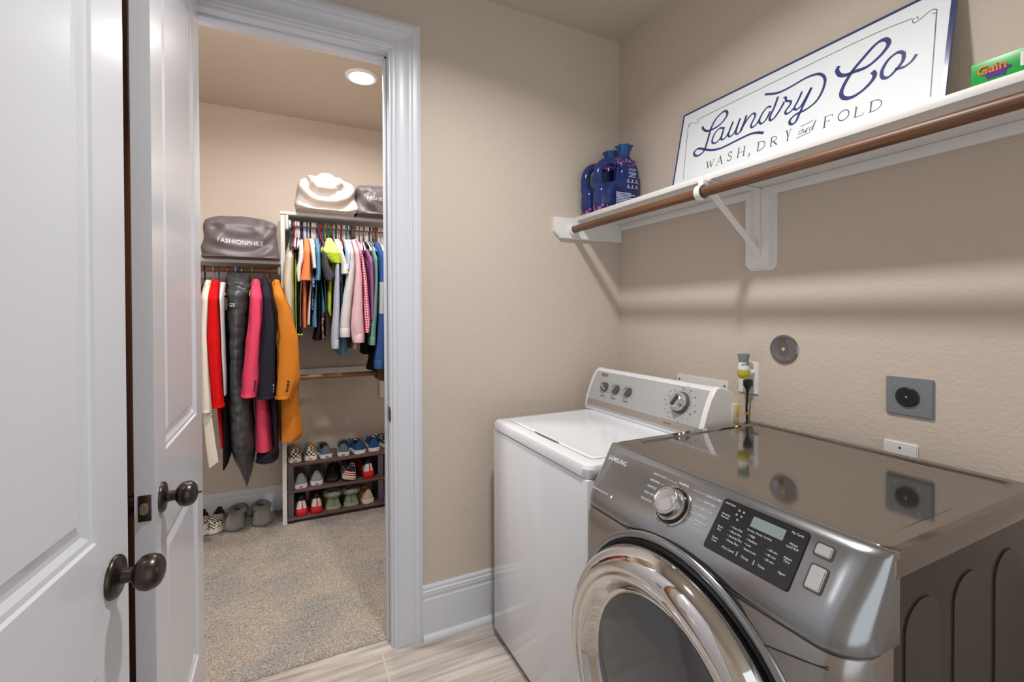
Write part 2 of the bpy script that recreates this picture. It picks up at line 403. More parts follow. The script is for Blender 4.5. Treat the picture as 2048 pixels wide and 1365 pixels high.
# ------------------------------------------------------------------ measured outlines (metres)
SIGN_STROKES = [
    (((0.071,0.2824),(0.0789,0.2688),(0.0957,0.2552),(0.1204,0.2508),(0.1509,0.2544),(0.175,0.2682),(0.1871,0.2886),(0.178,0.3048),(0.1609,0.306),(0.1334,0.288),(0.1175,0.2561),(0.1098,0.2104),(0.1014,0.1751),(0.0902,0.1632),(0.0683,0.1594),(0.0501,0.1708),(0.0516,0.1853),(0.0687,0.1902),(0.0976,0.1781),(0.1323,0.1628),(0.1722,0.1543),(0.2124,0.1563),(0.2641,0.1626),(0.3037,0.1657),(0.3303,0.1613),(0.3571,0.1503)),1),
    (((0.1788,0.2347),(0.1608,0.2415),(0.1403,0.227),(0.1329,0.1989),(0.1456,0.1859),(0.1658,0.1907),(0.1802,0.2157)),0.8),
    (((0.1823,0.2384),(0.1754,0.2008),(0.1813,0.1879),(0.1971,0.193),(0.2097,0.2148),(0.2197,0.2457)),0.8),
    (((0.2197,0.2457),(0.2077,0.2057),(0.2122,0.1892),(0.2279,0.1917),(0.2389,0.2105),(0.2497,0.2469)),0.8),
    (((0.2497,0.2469),(0.2401,0.2035),(0.2426,0.188),(0.2547,0.1884),(0.2665,0.2001)),0.8),
    (((0.2759,0.2477),(0.2687,0.2185),(0.2586,0.1918)),1),
    (((0.2591,0.1932),(0.2779,0.2245),(0.2982,0.2434),(0.3102,0.2395),(0.3122,0.2268),(0.3012,0.2028),(0.3065,0.1898),(0.3219,0.1948),(0.3337,0.212)),0.8),
    (((0.3715,0.2395),(0.3584,0.245),(0.342,0.2303),(0.3323,0.2063),(0.3418,0.1897),(0.3591,0.1988),(0.3706,0.2246)),0.8),
    (((0.3928,0.2681),(0.3843,0.2341),(0.3723,0.2027),(0.3774,0.1886),(0.3903,0.1925),(0.4028,0.2084),(0.4134,0.2263),(0.4188,0.2388)),0.9),
    (((0.414,0.2528),(0.4212,0.2526),(0.426,0.2386),(0.4423,0.2292),(0.4404,0.2163),(0.4284,0.2008),(0.4313,0.1902),(0.444,0.19),(0.4579,0.2002)),0.8),
    (((0.4773,0.2478),(0.4664,0.2182),(0.4579,0.2002),(0.466,0.1904),(0.4801,0.1966),(0.493,0.2194),(0.5071,0.2484)),0.8),
    (((0.5072,0.2468),(0.493,0.2096),(0.4794,0.174),(0.4695,0.1471),(0.4551,0.1437),(0.448,0.1579),(0.4643,0.173),(0.4999,0.1773),(0.53,0.1935),(0.5456,0.2268),(0.5462,0.2598),(0.5248,0.2853),(0.4851,0.2917),(0.4289,0.2836),(0.3865,0.2837),(0.3395,0.3003)),0.9),
    (((0.585,0.2813),(0.5806,0.2694),(0.5907,0.2494),(0.6084,0.2401),(0.6307,0.2395),(0.6657,0.238),(0.6948,0.2543),(0.7125,0.2757),(0.7119,0.2915),(0.6999,0.3023),(0.68,0.2983),(0.6539,0.2744),(0.6249,0.2424),(0.6065,0.2072),(0.6022,0.183),(0.6127,0.1653),(0.6343,0.1584),(0.6602,0.1664),(0.6817,0.1846),(0.6883,0.2016),(0.681,0.2155)),1.25),
    (((0.7536,0.2336),(0.7375,0.2422),(0.717,0.2303),(0.7054,0.204),(0.71,0.1827),(0.7247,0.1778),(0.7412,0.1922),(0.7541,0.211),(0.7536,0.2336)),1),
    (((0.7374,0.1941),(0.7471,0.1916),(0.76,0.1901),(0.7751,0.1985),(0.7838,0.2129)),0.9),
    (((0.4993,0.1113),(0.4891,0.108),(0.4849,0.0998),(0.4919,0.0972),(0.5008,0.1093),(0.4996,0.0986),(0.5047,0.0995),(0.5114,0.1081),(0.5098,0.1004),(0.5065,0.0961),(0.5102,0.1072),(0.5174,0.1114)),0.17),
    (((0.5255,0.1083),(0.5182,0.1056),(0.5218,0.0973),(0.5289,0.1016),(0.5368,0.1286),(0.5266,0.0997),(0.5329,0.1001)),0.17),
    (((0.4898,0.1233),(0.5104,0.1257),(0.5265,0.1299)),0.2),
    (((0.4787,0.0859),(0.5021,0.0899),(0.5249,0.0926)),0.2),
    (((0.0111,0.0775),(0.0007,0.1976),(-0.0087,0.3182)),0.2),
    (((-0.0087,0.3182),(-0.0036,0.3218),(0.0021,0.3152),(-0.004,0.3128),(-0.0087,0.3182)),0.15),
    (((-0.0062,0.3239),(0.0095,0.3222),(0.0356,0.3103),(0.0456,0.3137),(0.0413,0.3251),(0.0321,0.3244)),0.15),
    (((0.0453,0.3264),(0.6059,0.3362),(0.7643,0.3271)),0.2),
    (((0.7703,0.324),(0.7653,0.3211),(0.768,0.312),(0.7771,0.3109),(0.7961,0.3214),(0.8066,0.3251),(0.8166,0.3202),(0.8174,0.311),(0.8086,0.3136)),0.2),
    (((0.7735,0.3266),(0.7773,0.3212),(0.7754,0.3179)),0.2),
    (((0.8172,0.3126),(0.8202,0.229),(0.8252,0.0746)),0.25)]
SIGN_CAPS = (('W',(0.1222,0.0879),(0.1597,0.1172)),('A',(0.1688,0.0877),(0.1999,0.1227)),('S',(0.2183,0.0891),(0.2391,0.1246)),('H',(0.2588,0.0894),(0.2936,0.1254)),(',',(0.3078,0.0772),(0.3146,0.092)),('D',(0.3382,0.0889),(0.37,0.1214)),('R',(0.3874,0.0891),(0.4152,0.1213)),('Y',(0.4413,0.0882),(0.4582,0.1267)),('F',(0.5589,0.0903),(0.5868,0.1261)),('O',(0.6012,0.0939),(0.6331,0.125)),('L',(0.6447,0.0896),(0.6717,0.1207)),('D',(0.6836,0.0895),(0.7163,0.1212)))
# garments: rows of (height, middle, half thickness) for the front sleeve 's' and the body 'b'
GARMENTS = [
    {'n':'coat','l':'cream wool coat with a hanging belt at the door edge','c':'coat','m':'cream','s':((1.556,-0.395,0.0188),(1.453,-0.395,0.0223),(1.285,-0.401,0.0176),(1.062,-0.398,0.0223),(0.894,-0.395,0.0247),(0.826,-0.393,0.0247)),'b':((1.556,-0.395,0.0164),(1.174,-0.398,0.0211),(0.821,-0.398,0.0247)),'rod':'L','extra':{'belt':((0.815,-0.392,0.0212),(0.667,-0.38,0.0225),(0.539,-0.366,0.0238),(0.51,-0.383,0.0024)),'collar':1}},
    {'n':'coat','l':'bright red coat beside the cream coat','c':'coat','m':'red','s':((1.557,-0.361,0.0202),(1.453,-0.359,0.0273),(1.228,-0.36,0.0309),(1.003,-0.348,0.0287),(0.849,-0.34,0.03)),'b':((1.557,-0.36,0.019),(1.172,-0.358,0.0286),(0.833,-0.345,0.0156),(0.599,-0.33,0.0108)),'rod':'L','extra':{'collar':1}},
    {'n':'jacket','l':'thin pale grey jacket squeezed between red coat and garment bag','c':'jacket','m':'palegrey','s':((1.558,-0.323,0.0132),(1.397,-0.319,0.0084),(1.17,-0.314,0.0085),(1,-0.308,0.0061),(0.914,-0.306,0.0036)),'b':None,'rod':'L'},
    {'n':'dress','l':'black dress with a ragged hem beside the long garment bag','c':'dress','m':'black','s':None,'b':((1.397,-0.318,0.0048),(1.057,-0.309,0.0048),(0.83,-0.317,0.0085),(0.66,-0.32,0.0133),(0.532,-0.316,0.0182),(0.475,-0.322,0.0109)),'rod':'L'},
    {'n':'garment_bag','l':'long shiny black garment bag with a pointed bottom','c':'garment bag','m':'bagblack','s':None,'b':((1.617,-0.249,0.0579),(1.569,-0.246,0.0703),(1.511,-0.247,0.0654),(1.454,-0.247,0.0605),(1.311,-0.25,0.0592),(1.168,-0.256,0.0493),(0.997,-0.259,0.0406),(0.835,-0.242,0.0657),(0.707,-0.237,0.0646),(0.577,-0.234,0.0659),(0.489,-0.224,0.0524),(0.415,-0.215,0.0275),(0.339,-0.211,0.0025)),'rod':'L','extra':{'diamond':1}},
    {'n':'coat','l':'rose pink coat with dark cuff buttons','c':'coat','m':'rose','s':((1.568,-0.156,0.0203),(1.455,-0.149,0.0306),(1.339,-0.151,0.0319),(1.165,-0.168,0.0342),(0.991,-0.181,0.0392),(0.893,-0.19,0.0365)),'b':((1.568,-0.154,0.0191),(1.164,-0.145,0.0192),(0.874,-0.129,0.0399),(0.694,-0.122,0.0477),(0.547,-0.118,0.0504)),'rod':'L','extra':{'collar':1,'buttons':('dark',((-0.158,0.985),(-0.159,0.971),(-0.16,0.956),(-0.163,0.942)))}},
    {'n':'coat','l':'black wool coat with silver cuff buttons','c':'coat','m':'navyblack','s':((1.567,-0.106,0.022),(1.456,-0.088,0.0247),(1.309,-0.08,0.0365),(0.986,-0.094,0.0429),(0.877,-0.102,0.0441)),'b':((1.567,-0.103,0.0194),(1.161,-0.076,0.0287),(0.865,-0.06,0.021),(0.553,-0.053,0.0119),(0.526,-0.099,0.0572),(0.477,-0.104,0.0623)),'rod':'L','extra':{'collar':1,'buttons':('silver',((-0.064,0.952),(-0.064,0.935),(-0.064,0.917)))}},
    {'n':'coat','l':'camel wool coat nearest the white divider','c':'coat','m':'camel','s':((1.568,-0.046,0.0224),(1.486,-0.03,0.0305),(1.382,-0,0.0401),(1.218,0.015,0.0538),(0.978,0.013,0.0592),(0.869,-0.008,0.0468)),'b':((1.568,-0.043,0.0198),(1.382,0.005,0.0375),(1.158,0.02,0.0512),(0.867,0.02,0.0539),(0.626,0.029,0.0623),(0.594,0.02,0.0526)),'rod':'L','extra':{'back':3.3,'collar':1,'buttons':('dark',((0.017,0.973),(0.015,0.955),(0.012,0.938),(0.009,0.92)))}},
    {'n':'blouse','l':'long beige blouse at the left end of the upper rod','c':'blouse','m':'beige','s':None,'b':((1.825,0.039,0.0149),(1.756,0.033,0.0257),(1.666,0.026,0.0323),(1.576,0.022,0.035),(1.445,0.024,0.0323),(1.277,0.032,0.0257)),'rod':'U'},
    {'n':'shirt','l':'thin lime green shirt between beige blouse and black trousers','c':'shirt','m':'limegreen','s':None,'b':((1.758,0.065,0.0048),(1.577,0.064,0.0048),(1.445,0.063,0.0048),(1.237,0.064,0.0048)),'rod':'U'},
    {'n':'trousers','l':'black trousers with a lime hem behind the camel coat','c':'trousers','m':'black','s':None,'b':((1.788,0.077,0.0041),(1.623,0.076,0.0062),(1.457,0.079,0.0103),(1.306,0.08,0.011),(1.252,0.084,0.0151)),'rod':'U','extra':{'hem':'limegreen'}},
    {'n':'tee_shirt','l':'white tee shirt with ruffled sleeve beside the orange shirt','c':'shirt','m':'white','s':((1.832,0.099,0.0069),(1.759,0.094,0.011),(1.699,0.091,0.0138),(1.638,0.078,0.013),(1.569,0.078,0.0069)),'b':((1.832,0.099,0.0069),(1.578,0.093,0.0055),(1.457,0.089,0.0034),(1.294,0.088,0.0034)),'rod':'U'},
    {'n':'shirt','l':'bright orange shirt with rolled sleeve on the upper rod','c':'shirt','m':'orange','s':((1.84,0.124,0.0139),(1.761,0.125,0.0167),(1.685,0.124,0.0195),(1.624,0.12,0.0236),(1.576,0.116,0.0298)),'b':((1.84,0.124,0.0125),(1.576,0.11,0.0138),(1.488,0.113,0.0152),(1.336,0.111,0.0139),(1.288,0.112,0.0125)),'rod':'U'},
    {'n':'tee_shirt','l':'white tee shirt hanging right of the orange shirt','c':'shirt','m':'ivory','s':((1.841,0.151,0.0105),(1.763,0.157,0.0126),(1.702,0.162,0.0127),(1.65,0.166,0.0113)),'b':((1.842,0.152,0.0098),(1.58,0.153,0.007),(1.458,0.141,0.0098),(1.305,0.135,0.0112)),'rod':'U'},
    {'n':'blouse','l':'small navy floral blouse above striped sleeve','c':'blouse','m':'navyfloral','s':((1.626,0.17,0.0042),(1.604,0.163,0.0113),(1.534,0.159,0.0084)),'b':((1.825,0.171,0.0042),(1.534,0.159,0.0056),(1.397,0.156,0.0084)),'rod':'U'},
    {'n':'denim_shirt','l':'light blue denim shirt near the rod centre left','c':'shirt','m':'denim','s':((1.844,0.184,0.0113),(1.764,0.186,0.0113),(1.673,0.187,0.0128),(1.617,0.188,0.012),(1.578,0.184,0.0127)),'b':((1.844,0.186,0.0099),(1.535,0.179,0.0057),(1.458,0.173,0.0141),(1.366,0.17,0.0169),(1.29,0.17,0.0184)),'rod':'U'},
    {'n':'shirt','l':'black shirt between denim and teal floral top','c':'shirt','m':'black','s':None,'b':((1.842,0.203,0.0036),(1.581,0.194,0.005),(1.48,0.195,0.0064),(1.335,0.197,0.0064),(1.204,0.184,0.0184)),'rod':'U'},
    {'n':'blouse','l':'teal blouse with dark floral panel low down','c':'blouse','m':'tealfloral','s':None,'b':((1.843,0.212,0.0036),(1.566,0.207,0.0036),(1.458,0.218,0.0122),(1.397,0.223,0.0179),(1.304,0.214,0.0093),(1.236,0.216,0.01),(1.202,0.221,0.0158)),'rod':'U'},
    {'n':'tee_shirt','l':'charcoal tee shirt with wide short sleeve under the yellow lace','c':'shirt','m':'charcoal','s':((1.828,0.225,0.0072),(1.751,0.223,0.0143),(1.674,0.23,0.0244),(1.604,0.253,0.0333),(1.579,0.251,0.0202)),'b':((1.828,0.225,0.0072),(1.582,0.227,0.0072),(1.397,0.237,0.0072),(1.366,0.239,0.0072),(1.23,0.24,0.0115)),'rod':'U'},
    {'n':'lace_blouse','l':'lime yellow lace top with flutter sleeve','c':'blouse','m':'lace','s':((1.852,0.259,0.0145),(1.815,0.261,0.029),(1.769,0.264,0.0558),(1.738,0.271,0.0538),(1.686,0.291,0.0336)),'b':((1.852,0.26,0.013),(1.677,0.281,0.0263),(1.583,0.263,0.0174),(1.459,0.257,0.0188),(1.397,0.254,0.0188),(1.36,0.26,0.0102)),'rod':'U'},
    {'n':'tee_shirt','l':'white tee shirt with grey cuff right of the lace top','c':'shirt','m':'white','s':((1.849,0.304,0.0132),(1.772,0.315,0.0133),(1.679,0.337,0.0178),(1.623,0.342,0.0208)),'b':((1.849,0.305,0.0117),(1.609,0.321,0.0089),(1.575,0.323,0.0074)),'rod':'U'},
    {'n':'sweater','l':'pale grey sweater with long sleeve below the lace top','c':'sweater','m':'bluegrey','s':((1.771,0.297,0.0073),(1.584,0.295,0.0139),(1.397,0.291,0.0176),(1.272,0.284,0.0205),(1.21,0.283,0.0205),(1.157,0.284,0.0197)),'b':((1.833,0.296,0.0059),(1.272,0.293,0.0088)),'rod':'U'},
    {'n':'denim_shirt','l':'dusty blue denim shirt with hem below the striped cuff','c':'shirt','m':'dustyblue','s':None,'b':((1.848,0.332,0.0118),(1.71,0.335,0.0133),(1.538,0.327,0.0148),(1.334,0.33,0.0163),(1.234,0.332,0.0401),(1.161,0.332,0.043),(1.108,0.336,0.0208)),'rod':'U'},
    {'n':'shirt','l':'pale blue shirt left of the white striped shirt','c':'shirt','m':'paleblue','s':((1.849,0.358,0.0119),(1.774,0.362,0.0135),(1.696,0.362,0.0105),(1.648,0.359,0.0075)),'b':None,'rod':'U'},
    {'n':'shirt','l':'white shirt with thin dark stripes and wide cuff','c':'shirt','m':'stripes','s':((1.851,0.379,0.009),(1.775,0.38,0.0135),(1.681,0.381,0.021),(1.586,0.373,0.0225),(1.46,0.356,0.0239),(1.309,0.339,0.0282),(1.227,0.338,0.0312)),'b':((1.851,0.379,0.009),(1.334,0.36,0.0105)),'rod':'U'},
    {'n':'shirt','l':'pale pink shirt with a folded cuff','c':'shirt','m':'palepink','s':((1.852,0.404,0.0121),(1.777,0.411,0.0136),(1.682,0.418,0.0175),(1.587,0.421,0.0236),(1.46,0.419,0.0304),(1.308,0.414,0.041),(1.231,0.42,0.0411),(1.19,0.422,0.0351)),'b':((1.853,0.405,0.0106),(1.46,0.425,0.0183),(1.19,0.412,0.0152),(1.143,0.404,0.0197)),'rod':'U'},
    {'n':'shirt','l':'bright pink gingham shirt beside the pale pink shirt','c':'shirt','m':'gingham','s':((1.86,0.419,0.0091),(1.778,0.432,0.0076),(1.699,0.447,0.0107),(1.588,0.461,0.0139),(1.461,0.468,0.0162),(1.307,0.477,0.0186),(1.252,0.473,0.0124)),'b':((1.86,0.42,0.0076),(1.461,0.473,0.0077)),'rod':'U'},
    {'n':'shirt','l':'dark grey shirt behind the pink gingham shirt','c':'shirt','m':'charcoal','s':None,'b':((1.764,0.462,0.0046),(1.653,0.476,0.0062),(1.541,0.484,0.007),(1.499,0.487,0.0047)),'rod':'U'},
    {'n':'shirt','l':'plum purple shirt left of the sage cardigan','c':'shirt','m':'plum','s':((1.797,0.484,0.0108),(1.734,0.496,0.0109),(1.638,0.502,0.0109),(1.525,0.505,0.0101),(1.332,0.503,0.0062)),'b':((1.797,0.484,0.0077),(1.332,0.501,0.0039)),'rod':'U'},
    {'n':'cardigan','l':'sage green cardigan with ribbed hem','c':'cardigan','m':'sage','s':((1.815,0.52,0.0094),(1.735,0.528,0.011),(1.59,0.53,0.011),(1.403,0.52,0.0149),(1.236,0.507,0.0172),(1.171,0.505,0.018)),'b':((1.815,0.522,0.0078),(1.171,0.509,0.0109)),'rod':'U'},
    {'n':'trousers','l':'black trousers peeping out below the sage cardigan','c':'trousers','m':'black','s':None,'b':((1.848,0.525,0.0047),(1.461,0.512,0.0063),(1.204,0.498,0.0156),(1.162,0.496,0.0234),(1.101,0.491,0.0218)),'rod':'U','extra':{'y0':3.2}},
    {'n':'shirt','l':'white shirt with red grid lines beside the sage cardigan','c':'shirt','m':'redgrid','s':None,'b':((1.849,0.538,0.0047),(1.736,0.544,0.0055),(1.571,0.545,0.0047),(1.332,0.54,0.0039)),'rod':'U'},
    {'n':'sweater','l':'blue and grey colour block sweater at the right','c':'sweater','m':'colorblock','s':((1.843,0.553,0.015),(1.753,0.566,0.0135),(1.572,0.565,0.0167),(1.371,0.563,0.0191),(1.169,0.557,0.0286),(1.085,0.554,0.0349),(1.072,0.552,0.0301),(1.017,0.547,0.0285)),'b':((1.843,0.555,0.0127),(1.722,0.589,0.0192),(1.573,0.604,0.0169),(1.37,0.603,0.0161),(1.168,0.597,0.0112),(1.136,0.592,0.0064)),'rod':'U'},
    {'n':'trousers','l':'black trousers below the blue colour block sweater','c':'trousers','m':'black','s':None,'b':((1.852,0.588,0.0048),(1.299,0.571,0.0096),(1.056,0.549,0.0237),(1.014,0.544,0.0285),(0.989,0.538,0.0276)),'rod':'U','extra':{'y0':3.2}},
    {'n':'jacket','l':'olive brown jacket low beside the door jamb','c':'jacket','m':'olive','s':None,'b':((1.856,0.656,0.0081),(1.462,0.634,0.0113),(1.167,0.617,0.0145),(1.069,0.611,0.0193),(0.965,0.599,0.0305),(0.923,0.598,0.0321)),'rod':'U'}]
LOW_HANGERS = ((-0.43,'black'),(-0.382,'pink'),(-0.358,'blue'),(-0.31,'copper'),(-0.268,'palepink'),(-0.252,'blue'),(-0.236,'silver'),(-0.18,'lime'),(-0.114,'hotpink'),(-0.081,'copper'))
HIGH_HANGERS = ((0.041,'green'),(0.048,'green'),(0.062,'hotpink'),(0.07,'white'),(0.081,'white'),(0.089,'white'),(0.098,'navy'),(0.107,'navy'),(0.118,'white'),(0.127,'white'),(0.136,'blue'),(0.145,'white'),(0.155,'black'),(0.164,'white'),(0.172,'white'),(0.18,'palepink'),(0.186,'palepink'),(0.194,'purple'),(0.2,'purple'),(0.219,'hotpink'),(0.23,'blue'),(0.246,'lime'),(0.266,'turquoise'),(0.301,'white'),(0.314,'green'),(0.323,'white'),(0.334,'palepink'),(0.349,'red'),(0.358,'white'),(0.368,'white'),(0.377,'turquoise'),(0.391,'white'),(0.403,'grey'),(0.41,'black'),(0.444,'white'),(0.454,'white'),(0.471,'white'),(0.481,'white'),(0.502,'white'),(0.512,'white'),(0.52,'white'),(0.531,'green'),(0.541,'white'),(0.574,'red'),(0.59,'white'),(0.6,'white'),(0.612,'white'),(0.62,'white'),(0.634,'white'))
# ------------------------------------------------------------------ wall shelf over the machines
SHX, SHZ = 1.288, 1.843
t = thing('wall_shelf', 'long white wall shelf carrying the big sign above the washer and dryer', 'shelf', (1.43, .6, 1.7))
bm = nb(); box(bm, SHX, XR-.001, -.9, DB-.001, SHZ-.021, SHZ, .0015); obj('shelf_board', bm, SHELFW, t)
bm = nb(); box(bm, XR-.018, XR, -.9, DB-.018, 1.792, SHZ-.021, .003)
o = obj('ledger', bm, SHELFW, t)
bm = nb()
prism(bm, [(1.158, 1.834), (1.158, 1.766), (1.194, 1.733), (XR, 1.733), (XR, 1.834)], frame((0, DB, 0), (0, -1, 0), (1, 0, 0)) @ Matrix.Identity(4), 0, .018, .003)
obj('end_cleat', bm, SHELFW, t)
t2 = thing('shelf_bracket', 'white triangular bracket holding the wall shelf and rod above the outlet', 'bracket', (XR, 1.125, 1.53))
bm = nb()
MR = frame((XR, 0, 0), (-1, 0, 0), (0, -1, 0))      # right wall: local x runs to -y, local y up, local z out of the wall
def chamf(y0, y1, z0, z1, c): return [(-y1, z1), (-y1, z0+c), (-y1+c, z0), (-y0-c, z0), (-y0, z0+c), (-y0, z1)]
prism(bm, chamf(1.060, 1.176, 1.526, 1.822, .016), MR, 0, .006, .002); prism(bm, chamf(1.075, 1.174, 1.533, 1.822, .014), MR, .006, .020, .003)
obj('backing_board', bm, SHELFW, t2)
bm = nb()
box(bm, XR-.026, XR-.020, 1.112, 1.138, 1.575, 1.815, .001); box(bm, 1.275, XR-.020, 1.112, 1.138, 1.8145, 1.8215, .001)
for z in (1.60, 1.58): lathe(bm, [(.0045, 0), (.0045, .0015), (.001, .002)], frame((XR-.0262, 1.125, z), (-1, 0, 0)), 12)
obj('bracket_arm', bm, SHELFW, t2)
bm = nb(); p, q = Vector((1.286, 0, 1.800)), Vector((XR-.023, 0, 1.600)); d = (q-p).normalized(); n_ = Vector((d.z, 0, -d.x))*.0025
loft(bm, [[Vector((c.x, y, c.z)) for c, y in ((e-n_, 1.113), (e+n_, 1.113), (e+n_, 1.137), (e-n_, 1.137))] for e in (p, q)]); fixn(bm)
obj('brace', bm, SHELFW, t2)
bm = nb(); ring = [Vector((1.262+.0225*math.cos(R(a)), 0, 1.777+.0225*math.sin(R(a)))) for a in range(80, 345, 12)]
loft(bm, [[Vector((c.x, y, c.z)), Vector((c.x, y+.022, c.z)), Vector((c.x+(c.x-1.262)*.16, y+.022, c.z+(c.z-1.777)*.16)), Vector((c.x+(c.x-1.262)*.16, y, c.z+(c.z-1.777)*.16))] for c in ring for y in (1.114,)]); fixn(bm)
box(bm, 1.258, 1.285, 1.114, 1.136, 1.799, 1.8215, .001)
obj('rod_hook', bm, SHELFW, t2)
t = thing('hanging_rod', 'brown wooden hanging rod running below the front of the wall shelf', 'rod', (1.262, .6, 1.777))
bm = nb(); lathe(bm, [(.0165, 0), (.0165, 2.78)], frame((1.262, DB-.024, 1.777), (0, -1, 0)), 28); fixn(bm); obj('dowel', bm, ROD_Y, t)
bm = nb(); lathe(bm, [(.026, 0), (.026, .014), (.021, .016), (.0175, .016), (.0175, .004)], frame((1.262, DB-.018, 1.777), (0, -1, 0)), 28, cap=False); fixn(bm); obj('rod_socket', bm, SHELFW, t)

# ------------------------------------------------------------------ sign
SB, ST = Vector((1.47, 0, 1.845)), Vector((1.548, 0, 2.21))
sv = (ST-SB).normalized(); su = Vector((0, -1, 0)); sn = su.cross(sv)
MS = Matrix((su, sv, sn)).transposed().to_4x4(); MS.translation = Vector((SB.x, 1.42, SB.z))
sign = thing('sign', 'white enamel sign with navy script lettering leaning on the wall above the shelf', 'sign', (1.47, .99, 1.843))
NAVY = mat('navy_enamel', rgb(58, 66, 118), .22); DARK = mat('dark_sign_ink', rgb(62, 58, 74), .4)
bm = nb(); prism(bm, rrect(-.045, .853, .001, .376, .003, 2), MS, .0, .010, .002); obj('sign_panel', bm, mat('white_enamel', rgb(226, 231, 235), .5, bump=(9, .05, .004)), sign)
bm = nb(); o_ = [(-.046, 0), (.855, 0), (.855, .378), (-.046, .378)]; i_ = [(-.038, .008), (.846, .008), (.846, .370), (-.038, .370)]
loft(bm, [[MS @ Vector((*p, d)) for p in o_ for d in (0,)] for _ in (0,)]+[[MS @ Vector((*p, .0105)) for p in o_], [MS @ Vector((*p, .0112)) for p in i_], [MS @ Vector((*p, .009)) for p in i_]], cap0=False, cap1=False); fixn(bm)
obj('sign_border', bm, NAVY, sign)
bm = nb(); thin = nb()
for pts, wd in SIGN_STROKES:
    if wd > .5: stroke(bm, pts, .0098*wd, MS @ Matrix.Translation((0, 0, .0098)), .0008)
    else: stroke(thin, pts, .0095*wd, MS @ Matrix.Translation((0, 0, .0098)), .0006, taper=False)
fixn(bm); fixn(thin); obj('script_lettering', bm, NAVY, sign)
obj('scroll_line', thin, DARK, sign)
# capital letters drawn with thick and thin pen strokes and serifs
def serif_letter(bm, ch, x0, x1, y0, y1, M):
    W, H = x1-x0, y1-y0; TK, TN = .0036, .0014
    P = lambda a, b: (x0+a*W, y0+b*H)
    def s(pts, wd): stroke(bm, [P(*p) for p in pts], wd, M, .0006, 6, False)
    def sf(a, b, wd=.30): s([(a-wd/2, b), (a+wd/2, b)], .0012)
    arc = lambda cx, cy, rx, ry, a0, a1, n=9: [(cx+rx*math.cos(R(a0+(a1-a0)*i/n)), cy+ry*math.sin(R(a0+(a1-a0)*i/n))) for i in range(n+1)]
    if ch == 'W': s([(.08, 1), (.3, 0)], TK); s([(.3, 0), (.5, .9)], TN); s([(.5, .9), (.7, 0)], TK); s([(.7, 0), (.93, 1)], TN); sf(.08, 1); sf(.93, 1); sf(.5, 1, .2)
    if ch == 'A': s([(.1, 0), (.5, 1)], TN); s([(.5, 1), (.9, 0)], TK); s([(.26, .36), (.74, .36)], TN); sf(.1, 0); sf(.9, 0)
    if ch == 'S': s(arc(.5, .74, .34, .24, 20, 200)+[(.5, .5)]+arc(.5, .26, .38, .25, 60, -160), .0028); s([(.84, .98), (.84, .76)], TN); s([(.1, .02), (.1, .26)], TN)
    if ch == 'H': s([(.16, 0), (.16, 1)], TK); s([(.84, 0), (.84, 1)], TK); s([(.16, .5), (.84, .5)], TN); [sf(a, b) for a in (.16, .84) for b in (0, 1)]
    if ch == ',': s([(.5, 1), (.6, .6), (.2, 0)], .0030)
    if ch == 'D': s([(.16, 0), (.16, 1)], TK); s([(.16, 1), (.4, 1)]+arc(.4, .5, .55, .5, 80, -80)+[(.4, 0), (.16, 0)], .0024); sf(.12, 1, .24); sf(.12, 0, .24)
    if ch == 'R': s([(.16, 0), (.16, 1)], TK); s([(.16, 1), (.4, 1)]+arc(.42, .74, .36, .26, 80, -80)+[(.16, .48)], .0022); s([(.42, .48), (.92, 0)], TK); sf(.16, 0); sf(.12, 1, .24); sf(.92, 0, .2)
    if ch == 'Y': s([(.08, 1), (.5, .46)], TK); s([(.92, 1), (.5, .46)], TN); s([(.5, .48), (.5, 0)], TK); sf(.08, 1, .34); sf(.92, 1, .34); sf(.5, 0, .4)
    if ch == 'F': s([(.2, 0), (.2, 1)], TK); s([(.2, 1), (.92, 1)], TN); s([(.2, .52), (.66, .52)], TN); s([(.92, 1), (.92, .8)], TN); s([(.66, .62), (.66, .42)], TN); sf(.2, 0, .34); sf(.14, 1, .24)
    if ch == 'O': s(arc(.5, .5, .46, .5, 90, 450, 18), .0026)
    if ch == 'L': s([(.2, 0), (.2, 1)], TK); s([(.2, 0), (.94, 0)], TN); s([(.94, 0), (.94, .24)], TN); sf(.2, 1, .34); sf(.14, 0, .24)
for ch, (x0, y0), (x1, y1) in SIGN_CAPS:
    bm = nb(); serif_letter(bm, ch, x0, x1, y0, y1, MS @ Matrix.Translation((0, 0, .0098)))
    fixn(bm); obj('comma' if ch == ',' else 'capital_letter', bm, DARK, sign)

# ------------------------------------------------------------------ green carton on the shelf
t = thing('carton', 'bright green carton with purple splash and barcode at the right end of the shelf', 'box', (1.33, .37, SHZ))
bm = nb(); box(bm, 1.302, 1.40, .27, .457, SHZ, SHZ+.050, .002); obj('carton_box', bm, mat('green_carton', rgb(22, 160, 58), .35), t)
MG = frame((1.3015, 0, SHZ), (-1, 0, 0), (0, -1, 0))
bm = nb(); pts = []
rnd = random.Random(5)
for i in range(26):
    a = 2*math.pi*i/26; k = 1+.22*math.sin(5*a)+rnd.uniform(-.1, .12); pts.append((-.418+.019*k*math.cos(a), .019+.010*k*math.sin(a)))
prism(bm, pts, MG, 0, .0006); o = obj('splash', bm, mat('purple_ink', rgb(78, 36, 140), .35), t); o['label'] = 'purple splash shape'
text('lettering', 'Gain', .024, mat('orange_ink', rgb(238, 112, 40), .35), MG @ Matrix.Translation((-.447, .029, .0008)), t, bold=.02)['label'] = 'orange lettering'
bm = nb(); prism(bm, rrect(-.383, -.30, .014, .042, .001, 1), MG, 0, .0006)
o = obj('barcode_panel', bm, mat('white_ink', rgb(228, 228, 226), .4), t)
bm = nb(); x = -.378; rnd = random.Random(2)
